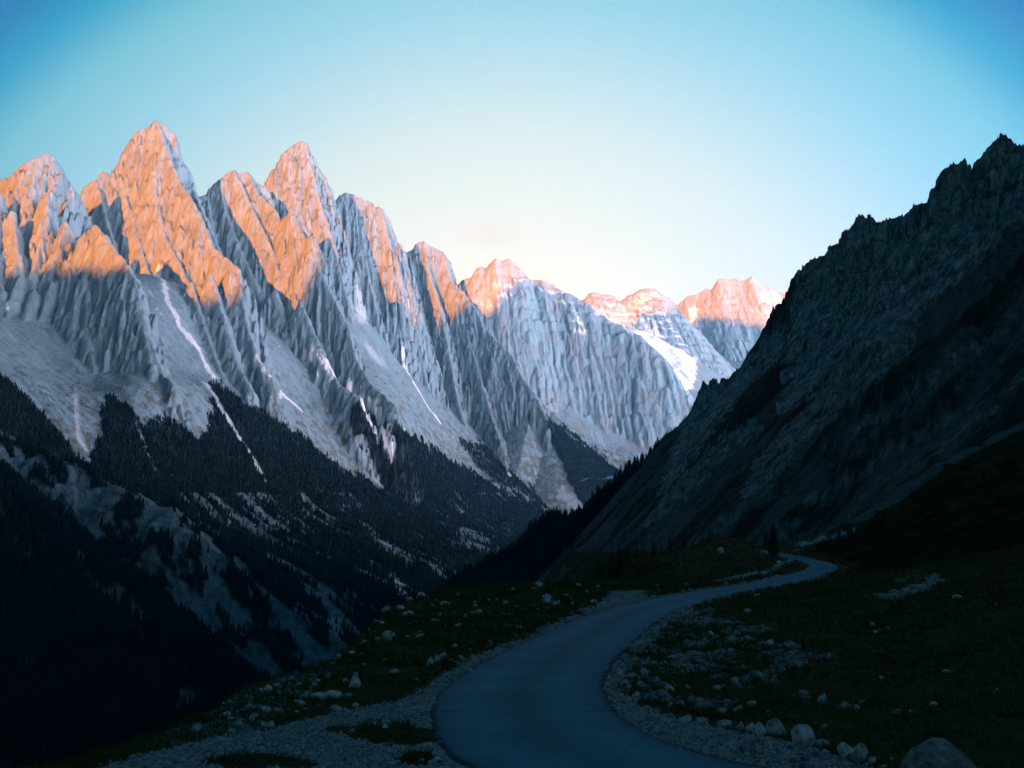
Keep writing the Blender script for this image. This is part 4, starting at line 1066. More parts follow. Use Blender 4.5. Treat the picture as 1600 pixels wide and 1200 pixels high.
hf_object("valley_floor", Vf, FLOOR * 1.5 * np.ones(Vf.H.shape + (1,), F32), MAT_WOODFLOOR, "dark floor of the valley far below", "ground")

#@@THINGS
# =================================================================== stones, gravel, grass
def ico(sub):
    import bmesh
    bm = bmesh.new(); bmesh.ops.create_icosphere(bm, subdivisions=sub, radius=1.0)
    bm.verts.ensure_lookup_table()
    v = np.array([x.co[:] for x in bm.verts], F32); f = np.array([[q.index for q in x.verts] for x in bm.faces], np.int32)
    bm.free(); return v, f


def stone_shape(sub, seed, cuts=9, rough=.05):
    rr = np.random.default_rng(seed)
    v, f = ico(sub)
    v = v * rr.uniform(.8, 1.2, 3)
    for k in range(cuts):
        n = rr.normal(size=3); n /= np.linalg.norm(n)
        c = rr.uniform(.45, .85)
        d = v @ n - c
        v = v - np.maximum(d, 0)[:, None] * n * .93
    r = fbm(v[:, 0] * 1.7 + 9 * seed, v[:, 1] * 1.7 + v[:, 2] * 1.3, 4, seed)
    v = v * (1 + rough * 2.2 * r[:, None])
    return v.astype(F32), f


def merged(tmpl, pos, scl, seed):
    """one mesh of many turned copies of a few templates"""
    rr = np.random.default_rng(seed)
    which = rr.integers(0, len(tmpl), len(pos))
    V = []; Fc = []; off = 0
    for w, (v, f) in enumerate(tmpl):
        m = which == w; k = int(m.sum())
        if not k: continue
        a = rr.uniform(0, 6.28, k); ca, sa = np.cos(a)[:, None], np.sin(a)[:, None]
        sc = scl[m][:, None]; p = pos[m]
        x = (v[None, :, 0] * ca - v[None, :, 1] * sa) * sc + p[:, 0:1]
        y = (v[None, :, 0] * sa + v[None, :, 1] * ca) * sc + p[:, 1:2]
        z = v[None, :, 2] * sc * rr.uniform(.55, .95, (k, 1)) + p[:, 2:3]
        V.append(np.stack([x, y, z], -1).reshape(-1, 3).astype(F32))
        Fc.append((f[None] + (np.arange(k) * len(v))[:, None, None] + off).reshape(-1, 3)); off += k * len(v)
    return np.concatenate(V), np.concatenate(Fc)


def pick(weight, n, seed):
    """choose ground points with given weights (points lie on the ground sheet)"""
    rr = np.random.default_rng(seed)
    w = weight.ravel().astype(float); w = w / w.sum()
    i = rr.choice(len(w), n, p=w)
    p = np.stack([NX.ravel()[i], NY.ravel()[i], NZ.ravel()[i]], -1)
    R1 = np.hypot(p[:, 0], p[:, 1]) * .004
    p[:, :2] += rr.normal(size=(n, 2)) * R1[:, None]
    return p, i


MAT_STONE = noise_mat("limestone", (.09, .115, .12), (.25, .31, .325), 2.2, .7, .12, .9, .12)
MAT_PEBBLE = noise_mat("pebbles", (.05, .075, .085), (.20, .27, .29), 9.0, .4, .03, .9, .12)
MAT_RUBBLE = noise_mat("rubble_stone", (.03, .045, .05), (.15, .20, .21), 5.0, .5, .05, .9, .12)
inview = (pxN > -60) & (pxN < 1660) & (pyN < 1230) & (NY > 12) & (NY < 240)
off_road = (rdist > ROAD_W + .12) | ((rdist > ROAD_W - .22) & (np.random.default_rng(30).uniform(0, 1, rdist.shape) < .07))
small = [stone_shape(1, 900 + i, 5, .04) for i in range(6)]
wq = (grav > .5) * inview * off_road * (NY < 110)
pp, _ = pick(wq, 42000, 31)
sz = np.exp(np.random.default_rng(32).normal(math.log(.034), .5, len(pp))).clip(.012, .14) * np.clip(pp[:, 1] / 30, .8, 2.2)
v, f = merged(small, pp + np.array([0, 0, .2]) * sz[:, None], sz, 33)
add_obj("gravel", mesh_np("gravel", v, f, 3, None, smooth=False), MAT_PEBBLE, label="loose grey gravel along the edges of the road", cat="gravel", kind='stuff')
wq = (rubv * inview * off_road).astype(float) + .12 * ((grav > .5) * inview * off_road * (pxN > 900) * (NY < 60))
pp, _ = pick(wq, 3800, 41)
sz = np.exp(np.random.default_rng(42).normal(math.log(.05), .6, len(pp))).clip(.02, .26) * np.clip(pp[:, 1] / 32, .8, 1.8)
v, f = merged([stone_shape(2, 920 + i, 8, .05) for i in range(6)], pp + np.array([0, 0, .2]) * sz[:, None], sz, 43)
add_obj("rubble", mesh_np("rubble", v, f, 3, None, smooth=False), MAT_RUBBLE, label="small angular rubble strewn over the bank inside the bend", cat="rubble", kind='stuff')
wq = ((grav < .5) & (pxN < 960) & (pxN > 340) & (pyN > 918) & (NX > np.interp(NY, eY, eX) - 1)) * inview * off_road * sstep(-.1, .4, g1) * 1.0 + .5 * ((grav < .5) & (pxN > 950) & (NY < 120)) * inview * off_road * sstep(.1, .5, g1)
pp, _ = pick(wq, 420, 51)
sz = np.exp(np.random.default_rng(52).normal(math.log(.10), .45, len(pp))).clip(.05, .26) * np.clip(pp[:, 1] / 40, .7, 1.7)
v, f = merged([stone_shape(2, 940 + i, 8, .05) for i in range(6)], pp + np.array([0, 0, .1]) * sz[:, None], sz, 53)
add_obj("stones", mesh_np("stones", v, f, 3, None, smooth=False), MAT_STONE, label="small pale stones dotted over the dark meadow", cat="stones", kind='stuff')

# grass tufts
rr = np.random.default_rng(61)
gw = ((grav < .5) & (rubv < .4)) * inview * (rdist > ROAD_W + .35) * (NX > np.interp(NY, eY, eX) - 6) * sstep(-.5, .3, g1 + .3 * g2) * (NY < 210)
pp, _ = pick(gw, 38000, 62)
nbld = 6
n = len(pp)
hgt = (rr.uniform(.10, .26, n) * np.clip(pp[:, 1] / 35, .8, 2.6))
aa = rr.uniform(0, 6.28, (n, nbld)); rad_ = rr.uniform(0, .10, (n, nbld)) * np.clip(pp[:, 1:2] / 30, 1, 2.5)
bx = pp[:, 0:1] + np.cos(aa) * rad_; by = pp[:, 1:2] + np.sin(aa) * rad_
wb = .014 * np.clip(pp[:, 1:2] / 25, 1, 4)
px_, py_ = -np.sin(aa), np.cos(aa)
hh_ = hgt[:, None] * rr.uniform(.6, 1.1, (n, nbld)); lean = hh_ * rr.uniform(.2, .8, (n, nbld))
bz = pp[:, 2:3] - .02
V = np.stack([np.stack([bx + px_ * wb, by + py_ * wb, bz + 0 * bx], -1), np.stack([bx - px_ * wb, by - py_ * wb, bz + 0 * bx], -1), np.stack([bx + np.cos(aa) * lean, by + np.sin(aa) * lean, bz + hh_], -1)], 2).reshape(-1, 3)
MAT_GRASS = noise_mat("grass_blades", (.016, .026, .007), (.045, .052, .018), .35, 0, .1, .95, .05)
add_obj("grass", mesh_np("grass", V, np.arange(len(V)).reshape(-1, 3), 3, None, smooth=False), MAT_GRASS, label="short dark alpine grass tufts on the meadow", cat="grass", kind='stuff')

# dwarf pine thicket on the dark slope right of the road
rr = np.random.default_rng(71)
tq = rr.normal(size=(70, 3)); tq /= np.linalg.norm(tq, axis=1)[:, None]; tq *= rr.uniform(.5, 1.0, (70, 1)); tq[:, 2] = np.abs(tq[:, 2]) * .8
tv = np.stack([tq + rr.normal(size=(70, 3)) * .13, tq + rr.normal(size=(70, 3)) * .13, tq * 1.05 + rr.normal(size=(70, 3)) * .13 + np.array([0, 0, .12])], 1).reshape(-1, 3).astype(F32)
tf = np.arange(210, dtype=np.int32).reshape(-1, 3)
wq = darkrib * inview * (NY > 75) * (NX > 45) * (rdist > 6) * sstep(-.25, .25, g3) + 0.25 * ((NY > 160) & (NY < 235) & (NX > 60) & (pxN < 1620) & darkrib)
pp, _ = pick(wq.astype(float), 2600, 72)
sz = rr.uniform(.45, 1.25, len(pp))
v, f = merged([(tv, tf)], pp, sz, 73)
MAT_SCRUB = noise_mat("dwarf_pine", (.007, .012, .006), (.018, .026, .012), .6, 0, .1, .95, .05)
add_obj("scrub", mesh_np("scrub", v, f, 3, None, smooth=False), MAT_SCRUB, label="black thicket of dwarf pine on the slope right of the road", cat="scrub", kind='stuff')

# =================================================================== boulders, each a thing of its own
def stone_mesh(i, sub=3):
    v, f = stone_shape(sub, 100 + i, 11, .045)
    v[:, 2] = np.maximum(v[:, 2], -.45)
    return mesh_np("boulder", v, f, 3, None, smooth=False)


def big_mesh():
    v, f = stone_shape(5, 152, 16, .07)
    v[:, 2] = v[:, 2] * .8 + .28 * np.exp(-((v[:, 0] + .1) ** 2 + v[:, 1] ** 2) / .25)
    v += (.035 * fbm(v[:, 0] * 6, v[:, 1] * 6 + v[:, 2] * 5, 4, 9))[:, None] * v
    return mesh_np("boulder", v, f, 3, None, smooth=False)


PROTO = [stone_mesh(i) for i in range(9)]
for me_ in PROTO:
    me_.materials.append(MAT_STONE)
brng = random.Random(3)
# column, row of base, width and height in photograph pixels, label
BOULDERS = [
    (1498, 1246, 112, 70, "largest boulder, blunt grey block at the bottom right corner of the picture"),
    (1216, 1150, 30, 23, "tall pale block standing highest on the gravel bank beside the road"),
    (1188, 1149, 17, 16, "grey block touching the left side of the tall pale block on the gravel bank"),
    (1174, 1144, 13, 12, "second rounded block left of the tall pale block on the gravel bank"),
    (1157, 1142, 12, 11, "small round block third left of the tall pale block on the gravel bank"),
    (1136, 1138, 22, 10, "low broad slab half sunk in the gravel bank near the row of round blocks"),
    (1096, 1133, 18, 9, "flat topped stone second from the start of the row along the gravel bank"),
    (1073, 1130, 20, 10, "long pale stone leading the row along the top of the gravel bank"),
    (1036, 1131, 11, 8, "small stone on the narrow middle part of the gravel bank"),
    (1262, 1166, 32, 26, "dark pointed boulder on the gravel bank just right of the tall pale block"),
    (1254, 1150, 12, 8, "small knob of stone behind the dark pointed boulder on the gravel bank"),
    (1287, 1166, 24, 7, "thin flat slab lying right of the dark pointed boulder"),
    (1327, 1186, 24, 19, "pale wedge shaped stone on the end of the gravel bank near the bottom edge"),
    (1343, 1194, 30, 26, "dark rounded boulder behind the pale wedge shaped stone near the bottom edge"),
    (1366, 1196, 13, 10, "small stone right of the dark rounded boulder near the bottom edge"),
    (1322, 1200, 14, 8, "small stone in front of the pale wedge shaped stone near the bottom edge"),
    (970, 1057, 13, 10, "pale stone in the grass closest to the inner curve of the road"),
    (1006, 1058, 12, 12, "upright pale stone a little right of the stone nearest the inner curve"),
    (977, 1072, 9, 8, "upper stone of the touching pair below the inner curve of the road"),
    (984, 1078, 9, 8, "lower stone of the touching pair below the inner curve of the road"),
    (996, 1092, 12, 9, "stone where the gravel bank widens below the touching pair"),
    (1047, 1081, 13, 8, "flat pale stone midway down the rubble bank"),
    (1076, 1077, 8, 6, "small stone just right of the flat pale stone on the rubble bank"),
    (1122, 1079, 10, 6, "low stone in the dark grass right of the rubble bank"),
    (1150, 1070, 10, 9, "tilted stone above the low stone in the dark grass"),
    (1048, 1104, 8, 7, "round stone between the rubble and the gravel bank"),
    (1169, 960, 12, 8, "lone pale boulder on dark grass right of the straight part of the road"),
    (1204, 1012, 12, 10, "brightest boulder on the upper edge of the rubble bank"),
    (1236, 1025, 8, 6, "small pale stone just right of the brightest boulder on the rubble"),
    (1151, 993, 9, 7, "stone near the top of the rubble bank below the lone pale boulder"),
    (1111, 993, 7, 6, "small stone left of the top stone on the rubble bank"),
    (1155, 1111, 12, 7, "pale stone in dark grass above the row of blocks"),
    (1130, 1117, 14, 9, "broad stone in dark grass left of and below its pale neighbour"),
    (1177, 1104, 12, 7, "flat stone in dark grass right of its pale neighbour above the blocks"),
    (1287, 1097, 13, 11, "bluish boulder alone on the black slope above the gravel bank"),
    (1290, 1140, 9, 7, "small stone on the black slope just above the thin flat slab"),
    (1460, 1104, 10, 6, "flat stone alone on the black slope above the largest boulder"),
    (1340, 1110, 9, 7, "pale stone on the black slope far right of the bluish boulder"),
    (1462, 886, 9, 6, "pale stone above the curved stony patch on the right slope"),
    (554, 1074, 17, 15, "upright pale boulder on the grass strip left of the road bend"),
    (541, 1092, 15, 8, "low pale boulder on the grass just below the upright pale boulder"),
    (519, 1092, 25, 10, "upper half of the long flat slab in the grass left of the bend"),
    (499, 1094, 22, 9, "lower half of the long flat slab in the grass left of the bend"),
    (470, 1102, 13, 6, "flat stone in the grass beyond the lower end of the long slab"),
    (490, 1074, 9, 7, "small stone in dark grass above the long flat slab"),
    (616, 1055, 13, 7, "oval pale stone alone in the meadow right of the upright boulder"),
    (671, 1041, 13, 12, "pointed pale stone lowest of the cluster in the meadow beside the road"),
    (682, 1031, 9, 6, "middle stone of the cluster in the meadow beside the road"),
    (691, 1028, 13, 7, "topmost elongated stone of the cluster in the meadow beside the road"),
    (524, 1112, 17, 7, "flat stone on the edge where grass meets the wide gravel"),
    (555, 1106, 9, 6, "small stone on the gravel edge right of the flat stone"),
    (585, 1108, 9, 6, "pale stone on the gravel edge nearest the road bend"),
    (549, 1145, 10, 5, "flat stone lying out in the middle of the wide gravel"),
    (464, 1182, 14, 6, "flat stone in the wide gravel near the bottom edge"),
    (614, 1199, 12, 8, "stone in the gravel at the bottom edge left of the road"),
    (591, 1194, 13, 8, "stone in the gravel at the bottom edge farther left of the road"),
    (422, 1136, 11, 7, "pale stone on the far corner of the wide gravel"),
    (372, 1136, 11, 7, "pale stone beneath the rocky outcrop at the far left of the meadow"),
    (303, 1148, 18, 14, "leftmost boulder, rounded and pale at the brink of the dark valley"),
    (345, 1160, 11, 6, "flat stone at the gravel edge right of the leftmost boulder"),
    (606, 1003, 14, 14, "sharp pale rock sticking out of the outcrop on the brink"),
    (602, 964, 13, 8, "pale rock on the brink at the upper end of the outcrop"),
    (624, 954, 11, 7, "pale rock on the brink just above the outcrop"),
    (640, 940, 8, 6, "small pale rock highest on the left brink of the meadow"),
    (631, 962, 8, 5, "small rock on grass just inside the brink"),
    (842, 918, 12, 8, "pale rounded boulder breaking the far edge of the meadow"),
    (905, 918, 8, 6, "small bright white stone on the far edge of the meadow"),
    (934, 919, 6, 5, "small grey stone on the far edge of the meadow right of the white one"),
    (855, 939, 13, 9, "largest boulder out on the meadow, near the gravel lay-by"),
    (834, 922, 8, 4, "flat stone in front of the rounded boulder at the far meadow edge"),
    (800, 923, 10, 4, "flat pale slab on the far edge of the meadow"),
    (789, 945, 9, 6, "low grey boulder in the middle of the meadow"),
    (747, 960, 9, 7, "grey boulder left of the low one in the middle of the meadow"),
    (684, 973, 7, 5, "tilted pale stone in the left part of the meadow"),
    (727, 964, 6, 4, "small pale stone beside the grey boulder in the meadow"),
    (1074, 916, 9, 5, "pale stone beside the road below the knoll"),
    (1026, 918, 8, 4, "flat pale stone at the near foot of the knoll"),
    (1217, 882, 6, 5, "small stone on the verge inside the upper bend"),
    (1127, 866, 9, 8, "pale boulder on the left shoulder of the grassy knoll"),
]
for i, (bx_, by_, w_, h_, lab) in enumerate(BOULDERS):
    hit = near_ray(bx_, by_)
    if hit is None:
        hit = near_ray(bx_, by_ + 4)
    if hit is None:
        continue
    Yb = hit[1]
    wm = w_ * Yb / FOC; hm = h_ * Yb / FOC
    me_ = PROTO[i % len(PROTO)] if w_ < 40 else big_mesh()
    if w_ >= 40: me_.materials.append(noise_mat('weathered_limestone', (.035, .05, .055), (.15, .18, .185), 3.2, 1.0, .35, .9, .1, detail=9))
    co = np.array([q.co[:] for q in me_.vertices])
    ext = co.max(0) - co.min(0)
    o = bpy.data.objects.new("boulder", me_)
    COL.objects.link(o)
    sx = wm / ext[0] * 1.12
    o.scale = (sx, sx * brng.uniform(.8, 1.15), hm / ext[2] * 1.25)
    o.rotation_euler = (0, 0, brng.choice([0, .25, -.25, math.pi]))
    gz = ground_z(hit[0], Yb + wm * .3)
    o.location = (hit[0], Yb + wm * .3, gz + hm * .32)
    tag(o, lab, "boulder", "boulders beside the pass road")

# =================================================================== conifers: trunk and crown
MAT_BARK = noise_mat("bark", (.03, .024, .018), (.07, .055, .042), 6, .6, .03)
MAT_NEEDLE = noise_mat("dark_needles", (.008, .014, .008), (.020, .030, .016), 1.3, 0, .1, .95, .05)


def trunk_mesh(seed):
    rr_ = np.random.default_rng(seed)
    rings = 7; ns_ = 8; V = []
    for k in range(rings):
        t = k / (rings - 1)
        r = .022 * (1 - t) ** .8 + .002
        ox = .006 * math.sin(3 * t + seed)
        for s in range(ns_):
            a = 6.2832 * s / ns_
            q = r * (1.35 if k == 0 else 1.0)
            V.append((ox + q * math.cos(a), q * math.sin(a), t * .98 - .03))
    F = []
    for k in range(rings - 1):
        for s in range(ns_):
            F.append((k * ns_ + s, k * ns_ + (s + 1) % ns_, (k + 1) * ns_ + (s + 1) % ns_, (k + 1) * ns_ + s))
    return mesh_np("trunk", np.array(V), np.array(F), 4)


def crown_mesh(seed, low=.08, wide=.17):
    rr_ = np.random.default_rng(seed)
    V = []; F = []
    tiers = 30
    for k in range(tiers):
        t = k / (tiers - 1)
        z = low + (1 - low) * t ** .92
        length = wide * (1 - t) ** .75 * rr_.uniform(.75, 1.2) + .012
        nb_ = int(6 + 5 * (1 - t))
        a0 = rr_.uniform(0, 6.28)
        for j in range(nb_):
            if rr_.uniform() < .06: continue
            a = a0 + 6.2832 * j / nb_ + rr_.normal() * .18
            ln_ = length * rr_.uniform(.55, 1.2)
            droop = rr_.uniform(.25, .55)
            segs = 5
            prev = None
            for q in range(segs):
                s0 = q / segs; s1 = (q + 1) / segs
                for side in (-1, 1):
                    r0 = ln_ * s0; r1 = ln_ * s1
                    w = ln_ * .34 * (1 - s0) * rr_.uniform(.5, 1.3) + .006
                    zz0 = z - droop * r0 * (.4 + .6 * s0); zz1 = z - droop * r1 * (.4 + .6 * s1)
                    ca, sa = math.cos(a), math.sin(a)
                    tipr = r1 + w * .35
                    b0 = len(V)
                    V.append((ca * r0, sa * r0, zz0))
                    V.append((ca * r1, sa * r1, zz1))
                    V.append((ca * tipr - sa * side * w, sa * tipr + ca * side * w, zz1 - w * rr_.uniform(.15, .55)))
                    F.append((b0, b0 + 1, b0 + 2))
    # leader
    b0 = len(V); V += [(.006, 0, .95), (-.006, 0, .95), (0, .0, 1.02)]; F.append((b0, b0 + 1, b0 + 2))
    return mesh_np("crown", np.array(V), np.array(F), 3, None, smooth=False)


def make_conifer(seed, wide):
    root = bpy.data.objects.new("conifer", None)
    root.empty_display_size = .2
    COL.objects.link(root)
    add_obj("trunk", trunk_mesh(seed), MAT_BARK, root)
    add_obj("crown", crown_mesh(seed, .07, wide), MAT_NEEDLE, root)
    return root


# column of trunk, row of the tip, depth, label
TREES = [
    (938, 868, 232, "short dark conifer farthest down the slope left of the knoll"),
    (957, 858, 228, "slim dark conifer second from the left end of the row behind the meadow edge"),
    (968, 846, 226, "tall dark conifer near the left end of the row behind the meadow edge"),
    (981, 851, 224, "bushy conifer leaning into the tall one near the left end of the row"),
    (994, 838, 230, "pointed conifer rising highest in the left half of the row behind the knoll"),
    (1006, 852, 226, "small conifer filling the gap in the left half of the row"),
    (1021, 842, 232, "broad conifer at the middle left of the row behind the knoll"),
    (1034, 848, 236, "narrow conifer just left of the middle of the row behind the knoll"),
    (1046, 834, 238, "tallest conifer of the row behind the grassy knoll"),
    (1058, 844, 236, "medium conifer right of the tallest one behind the knoll"),
    (1069, 832, 240, "tall conifer second right of the tallest one behind the knoll"),
    (1082, 842, 238, "bushy conifer standing over the knoll's left shoulder"),
    (1096, 828, 240, "slender conifer over the middle of the knoll"),
    (1108, 820, 243, "high conifer above the crown of the knoll"),
    (1121, 830, 243, "medium conifer right of the high one above the knoll"),
    (1134, 836, 240, "low conifer near the right end of the row behind the knoll"),
    (1150, 832, 236, "conifer behind the knoll closest to the hidden road"),
    (1166, 838, 233, "last small conifer at the right end of the row behind the knoll"),
    (1196, 826, 226, "left conifer of the pair beside the road where it disappears"),
    (1207, 812, 222, "right, taller conifer of the pair beside the road where it disappears"),
    (1222, 834, 226, "young conifer right of the pair beside the vanishing road"),
    (1297, 832, 186, "dark conifer just outside the upper bend of the road"),
    (1310, 822, 192, "conifer behind the one at the upper bend"),
    (1330, 818, 186, "conifer at the lower end of the dark rib right of the bend"),
    (1349, 820, 186, "second conifer up the dark rib right of the bend"),
    (1376, 802, 188, "conifer at the middle of the dark rib"),
    (1392, 812, 184, "short conifer beside the one at the middle of the dark rib"),
    (1421, 786, 190, "conifer in the upper part of the dark rib"),
    (1446, 790, 186, "conifer above the upper part of the dark rib"),
    (1470, 762, 192, "highest conifer on the dark rib, nearest its upper edge"),
]
protos = [make_conifer(70 + i, w) for i, w in enumerate((.25, .29, .32, .27))]
used = set()
trng = random.Random(8)
for i, (tx, ty, tY, lab) in enumerate(TREES):
    best_ = None
    for yc in (np.arange(184, 252, 3.0) if i < 18 else np.arange(tY - 8, tY + 9, 4.0)):
        q = P(tx, ty, float(yc))
        g_ = ground_z(q[0], q[1])
        hh2 = q[2] - g_
        sc_ = abs(hh2 - (9.5 if i < 18 else 7.0)) + .02 * abs(yc - tY)
        if best_ is None or sc_ < best_[0]:
            best_ = (sc_, q[0], q[1], g_, hh2)
    wx, wy, gz = best_[1:4]
    h = min(max(best_[4], 3.0), 19.0)
    k = i % 4
    if k not in used:
        used.add(k); o = protos[k]
    else:
        src = protos[k]
        o = src.copy(); COL.objects.link(o)
        for ch in src.children:
            c = ch.copy(); COL.objects.link(c); c.parent = o
    o.location = (wx, wy, gz)
    o.rotation_euler = (0, 0, trng.uniform(0, 6.28))
    wv_ = trng.uniform(.9, 1.2)
    o.scale = (h * wv_, h * wv_, h)
    tag(o, lab, "conifer", "dark conifers along the upper road")

# low shrubs: many small leaf clumps on a few stems
MAT_LEAF = noise_mat("shrub_leaves", (.010, .018, .007), (.026, .036, .014), 2.0, 0, .1, .95, .05)


def shrub(x, y, w, h, seed, lab):
    rr_ = np.random.default_rng(seed)
    root = bpy.data.objects.new("shrub", None); root.empty_display_size = .2
    COL.objects.link(root)
    gz = ground_z(x, y)
    root.location = (x, y, gz)
    n_ = 900
    d = rr_.normal(size=(n_, 3)); d /= np.linalg.norm(d, axis=1)[:, None]
    r = rr_.uniform(.35, 1, n_) ** .5
    lump = 1 + .35 * fbm(d[:, 0] * 2 + seed, d[:, 1] * 2 + d[:, 2], 3, seed)
    c = d * (r * lump)[:, None] * np.array([w / 2, w / 2, h / 2]) + np.array([0, 0, h * .48])
    c[:, 2] = np.maximum(c[:, 2], .03)
    s = w * .06
    u = rr_.normal(size=(n_, 3)) * s; v_ = rr_.normal(size=(n_, 3)) * s
    V = np.stack([c - u, c + u, c + v_], 1).reshape(-1, 3)
    add_obj("foliage", mesh_np("foliage", V, np.arange(n_ * 3).reshape(-1, 3), 3, None, smooth=False), MAT_LEAF, root)
    V = []; F = []
    for k in range(6):
        a = rr_.uniform(0, 6.28); e_ = np.array([math.cos(a) * w * .3, math.sin(a) * w * .3, h * .7]); p0 = np.array([math.cos(a), math.sin(a), 0]) * .04
        b0 = len(V)
        for q, (pt, rad__) in enumerate(((p0, .035), (e_ * .5, .022), (e_, .008))):
            for j in range(5):
                t = 6.2832 * j / 5
                V.append((pt[0] + rad__ * math.cos(t), pt[1] + rad__ * math.sin(t), pt[2]))
        for q in range(2):
            for j in range(5):
                F.append((b0 + q * 5 + j, b0 + q * 5 + (j + 1) % 5, b0 + (q + 1) * 5 + (j + 1) % 5, b0 + (q + 1) * 5 + j))
    add_obj("stems", mesh_np("stems", np.array(V), np.array(F), 4), MAT_BARK, root)
    tag(root, lab, "shrub", "dark shrubs near the road")


for (sx_, sy_, sY, sw, sh, lab) in [
    (1209, 868, 176, 1.9, 1.9, "round dark shrub at the roadside on the inside of the upper bend"),
]:
    hit = near_ray(sx_, sy_)
    if hit is None: continue
    shrub(hit[0], hit[1], sw, sh, int(sx_), lab)

#@@END

# =================================================================== light: sun, sky, air
sun_d = bpy.data.lights.new("sun", 'SUN')
sun_d.energy = 5.0
sun_d.angle = math.radians(.53)
sun_d.color = (1.0, .19, .02)
sun = bpy.data.objects.new("sun", sun_d)
COL.objects.link(sun)
dirv = Vector((sdx * math.cos(SUN_EL), sdy * math.cos(SUN_EL), -math.sin(SUN_EL)))
sun.rotation_euler = dirv.to_track_quat('-Z', 'Y').to_euler()
sun.location = (-2000, -4000, 3000)

world = bpy.data.worlds.new("World")
scene.world = world
world.use_nodes = True
nt = world.node_tree
L = nt.links
bg = nt.nodes['Background']
tc = node(nt, 'ShaderNodeTexCoord')
sep = node(nt, 'ShaderNodeSeparateXYZ'); L.new(tc.outputs['Generated'], sep.inputs[0])
acs = node(nt, 'ShaderNodeMath', operation='ARCCOSINE'); L.new(sep.outputs['Y'], acs.inputs[0])
dv_ = node(nt, 'ShaderNodeMath', operation='DIVIDE'); L.new(acs.outputs[0], dv_.inputs[0]); dv_.inputs[1].default_value = math.pi
cr = node(nt, 'ShaderNodeValToRGB')
cr.color_ramp.interpolation = 'LINEAR'
stops = [(0, (0.1666, 0.1314, 0.0862)), (12, (0.1553, 0.1335, 0.0935)), (18, (0.1181, 0.1138, 0.099)), (24.8, (0.0856, 0.0976, 0.0934)), (31.9, (0.04, 0.0754, 0.0887)), (36.1, (0.0216, 0.0622, 0.075)), (38.6, (0.0021, 0.0399, 0.0638)), (40.6, (0.0, 0.0231, 0.0512)), (48, (0.0, 0.0131, 0.0334)), (62, (0.0, 0.0082, 0.0185)), (90, (0.0, 0.0073, 0.0131)), (120, (0.0, 0.0193, 0.0261)), (138, (0.0, 0.0334, 0.0408)), (150, (0.0, 0.0366, 0.0465)), (180, (0.0679, 0.1045, 0.1568))]
els = cr.color_ramp.elements
els[0].position = 0; els[0].color = (*stops[0][1], 1)
els[1].position = 1; els[1].color = (*stops[-1][1], 1)
for a, c in stops[1:-1]:
    k = els.new(a / 180.0); k.color = (*c, 1)
L.new(dv_.outputs[0], cr.inputs['Fac'])
# physical dusk sky for the slow change round the compass, filtered by the measured colours
sky = node(nt, 'ShaderNodeTexSky')
sky.sky_type = 'NISHITA'; sky.sun_disc = False
sky.sun_elevation = SUN_EL
sky.sun_rotation = SUN_AZ + math.pi
skys = node(nt, 'ShaderNodeVectorMath', operation='SCALE'); L.new(sky.outputs['Color'], skys.inputs[0]); skys.inputs['Scale'].default_value = .0
# faint pink wisp of cloud low over the far ridge
wd = Vector(P(770, 367, 1.0)).normalized()
df = node(nt, 'ShaderNodeVectorMath', operation='SUBTRACT'); L.new(tc.outputs['Generated'], df.inputs[0]); df.inputs[1].default_value = wd
scl = node(nt, 'ShaderNodeVectorMath', operation='MULTIPLY'); L.new(df.outputs[0], scl.inputs[0]); scl.inputs[1].default_value = (22, 22, 62)
nz = node(nt, 'ShaderNodeTexNoise'); nz.inputs['Scale'].default_value = 26; nz.inputs['Detail'].default_value = 4; L.new(tc.outputs['Generated'], nz.inputs['Vector'])
nzs = node(nt, 'ShaderNodeVectorMath', operation='SCALE'); L.new(nz.outputs['Color'], nzs.inputs[0]); nzs.inputs['Scale'].default_value = .9
ad = node(nt, 'ShaderNodeVectorMath', operation='ADD'); L.new(scl.outputs[0], ad.inputs[0]); L.new(nzs.outputs[0], ad.inputs[1])
sb = node(nt, 'ShaderNodeVectorMath', operation='SUBTRACT'); L.new(ad.outputs[0], sb.inputs[0]); sb.inputs[1].default_value = (.45, .45, .45)
ln = node(nt, 'ShaderNodeVectorMath', operation='LENGTH'); L.new(sb.outputs[0], ln.inputs[0])
cm = node(nt, 'ShaderNodeMapRange'); cm.interpolation_type = 'SMOOTHSTEP'; cm.inputs['From Min'].default_value = 0.1; cm.inputs['From Max'].default_value = 1.2; cm.inputs['To Min'].default_value = .5; cm.inputs['To Max'].default_value = 0
L.new(ln.outputs['Value'], cm.inputs['Value'])
mixc = node(nt, 'ShaderNodeMix'); mixc.data_type = 'RGBA'
L.new(cm.outputs[0], mixc.inputs['Factor'])
addc = node(nt, 'ShaderNodeVectorMath', operation='ADD'); L.new(cr.outputs['Color'], addc.inputs[0]); L.new(skys.outputs[0], addc.inputs[1])
gl1 = node(nt, 'ShaderNodeMapRange'); gl1.interpolation_type = 'SMOOTHSTEP'; gl1.inputs['From Min'].default_value = 0.10; gl1.inputs['From Max'].default_value = .36; gl1.inputs['To Min'].default_value = 1; gl1.inputs['To Max'].default_value = 0  # low eastern glow, out of view, added to brighten the shaded rock faces
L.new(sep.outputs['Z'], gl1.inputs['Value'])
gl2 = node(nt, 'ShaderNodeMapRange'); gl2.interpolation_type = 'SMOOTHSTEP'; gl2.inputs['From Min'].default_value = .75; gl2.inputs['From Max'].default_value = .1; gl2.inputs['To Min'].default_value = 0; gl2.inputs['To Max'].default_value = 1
L.new(sep.outputs['Y'], gl2.inputs['Value'])
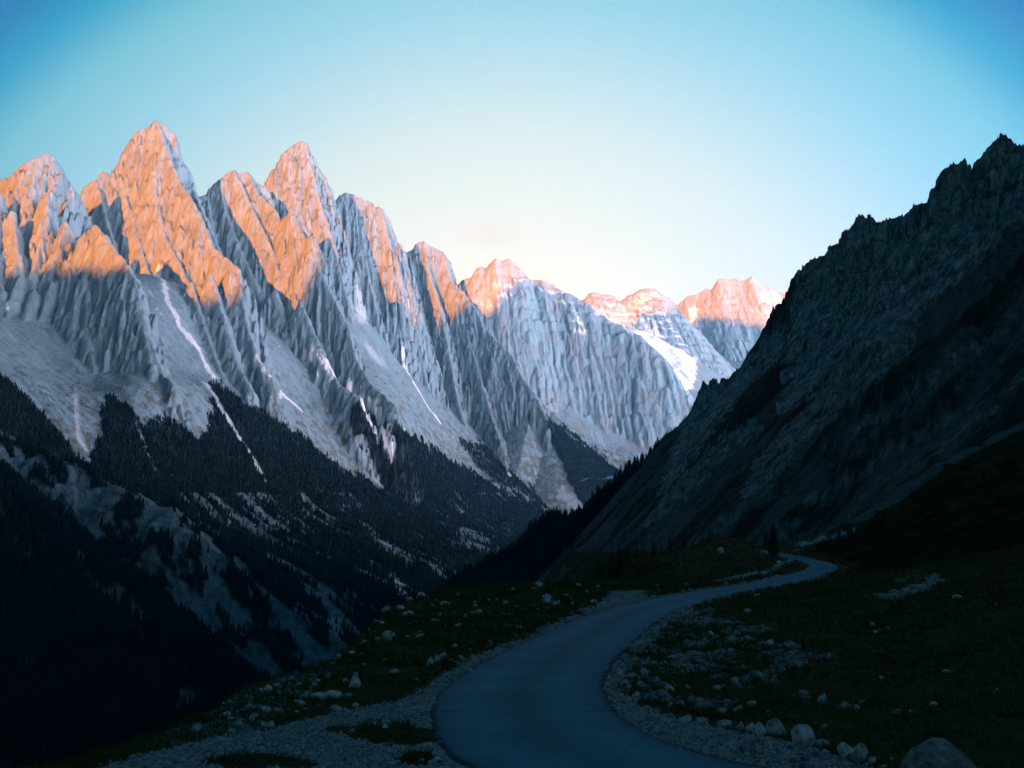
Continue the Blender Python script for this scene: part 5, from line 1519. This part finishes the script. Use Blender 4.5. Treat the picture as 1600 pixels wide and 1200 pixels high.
glx = node(nt, 'ShaderNodeMapRange'); glx.interpolation_type = 'SMOOTHSTEP'; glx.inputs['From Min'].default_value = -.3; glx.inputs['From Max'].default_value = .75; glx.inputs['To Min'].default_value = 0; glx.inputs['To Max'].default_value = 1
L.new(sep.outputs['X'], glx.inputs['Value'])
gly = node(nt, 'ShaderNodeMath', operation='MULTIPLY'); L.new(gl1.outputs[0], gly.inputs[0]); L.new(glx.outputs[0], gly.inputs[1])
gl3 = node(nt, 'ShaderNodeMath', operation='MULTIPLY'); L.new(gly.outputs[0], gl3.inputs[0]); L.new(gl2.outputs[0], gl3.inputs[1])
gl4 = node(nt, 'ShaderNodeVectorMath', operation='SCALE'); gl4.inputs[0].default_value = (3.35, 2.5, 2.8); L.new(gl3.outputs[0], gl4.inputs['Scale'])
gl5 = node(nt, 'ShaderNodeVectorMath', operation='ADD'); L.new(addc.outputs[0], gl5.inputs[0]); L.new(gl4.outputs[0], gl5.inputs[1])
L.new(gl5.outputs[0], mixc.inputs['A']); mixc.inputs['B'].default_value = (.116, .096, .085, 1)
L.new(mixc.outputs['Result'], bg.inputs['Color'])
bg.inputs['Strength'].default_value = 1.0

# air
HAZE_D = 2.0e-5
x0, x1, y0, y1, z0, z1 = -7600.0, 6000.0, -6700.0, 10400.0, -760.0, float(max(Bk.H.max(), Fm.H.max(), R.H.max())) + 60
hv = [(x, y, z) for z in (z0, z1) for y in (y0, y1) for x in (x0, x1)]
hf_ = [(0, 2, 3, 1), (4, 5, 7, 6), (0, 1, 5, 4), (2, 6, 7, 3), (0, 4, 6, 2), (1, 3, 7, 5)]
me = bpy.data.meshes.new("haze"); me.from_pydata(hv, [], hf_)
mh = bpy.data.materials.new("haze"); mh.use_nodes = True
nt = mh.node_tree
nt.nodes.remove(nt.nodes['Principled BSDF'])
pv = node(nt, 'ShaderNodeVolumePrincipled')
pv.inputs['Color'].default_value = (.22, .60, 1.0, 1)
pv.inputs['Density'].default_value = HAZE_D
pv.inputs['Anisotropy'].default_value = 0.3
nt.links.new(pv.outputs[0], nt.nodes['Material Output'].inputs['Volume'])
add_obj("haze", me, mh, label="thin blue air between the viewer and the mountains", cat="haze", kind='stuff')

# =================================================================== render settings
scene.render.engine = 'CYCLES'
scene.view_settings.view_transform = 'Standard'
scene.view_settings.look = 'None'
scene.view_settings.exposure = 3.22
scene.view_settings.gamma = 1.0
scene.cycles.use_denoising = True
scene.cycles.denoising_prefilter = 'NONE'
scene.cycles.use_adaptive_sampling = False
scene.cycles.max_bounces = 6
scene.cycles.diffuse_bounces = 3
scene.cycles.glossy_bounces = 2
scene.cycles.transmission_bounces = 2
scene.cycles.volume_bounces = 0
scene.cycles.volume_max_steps = 64
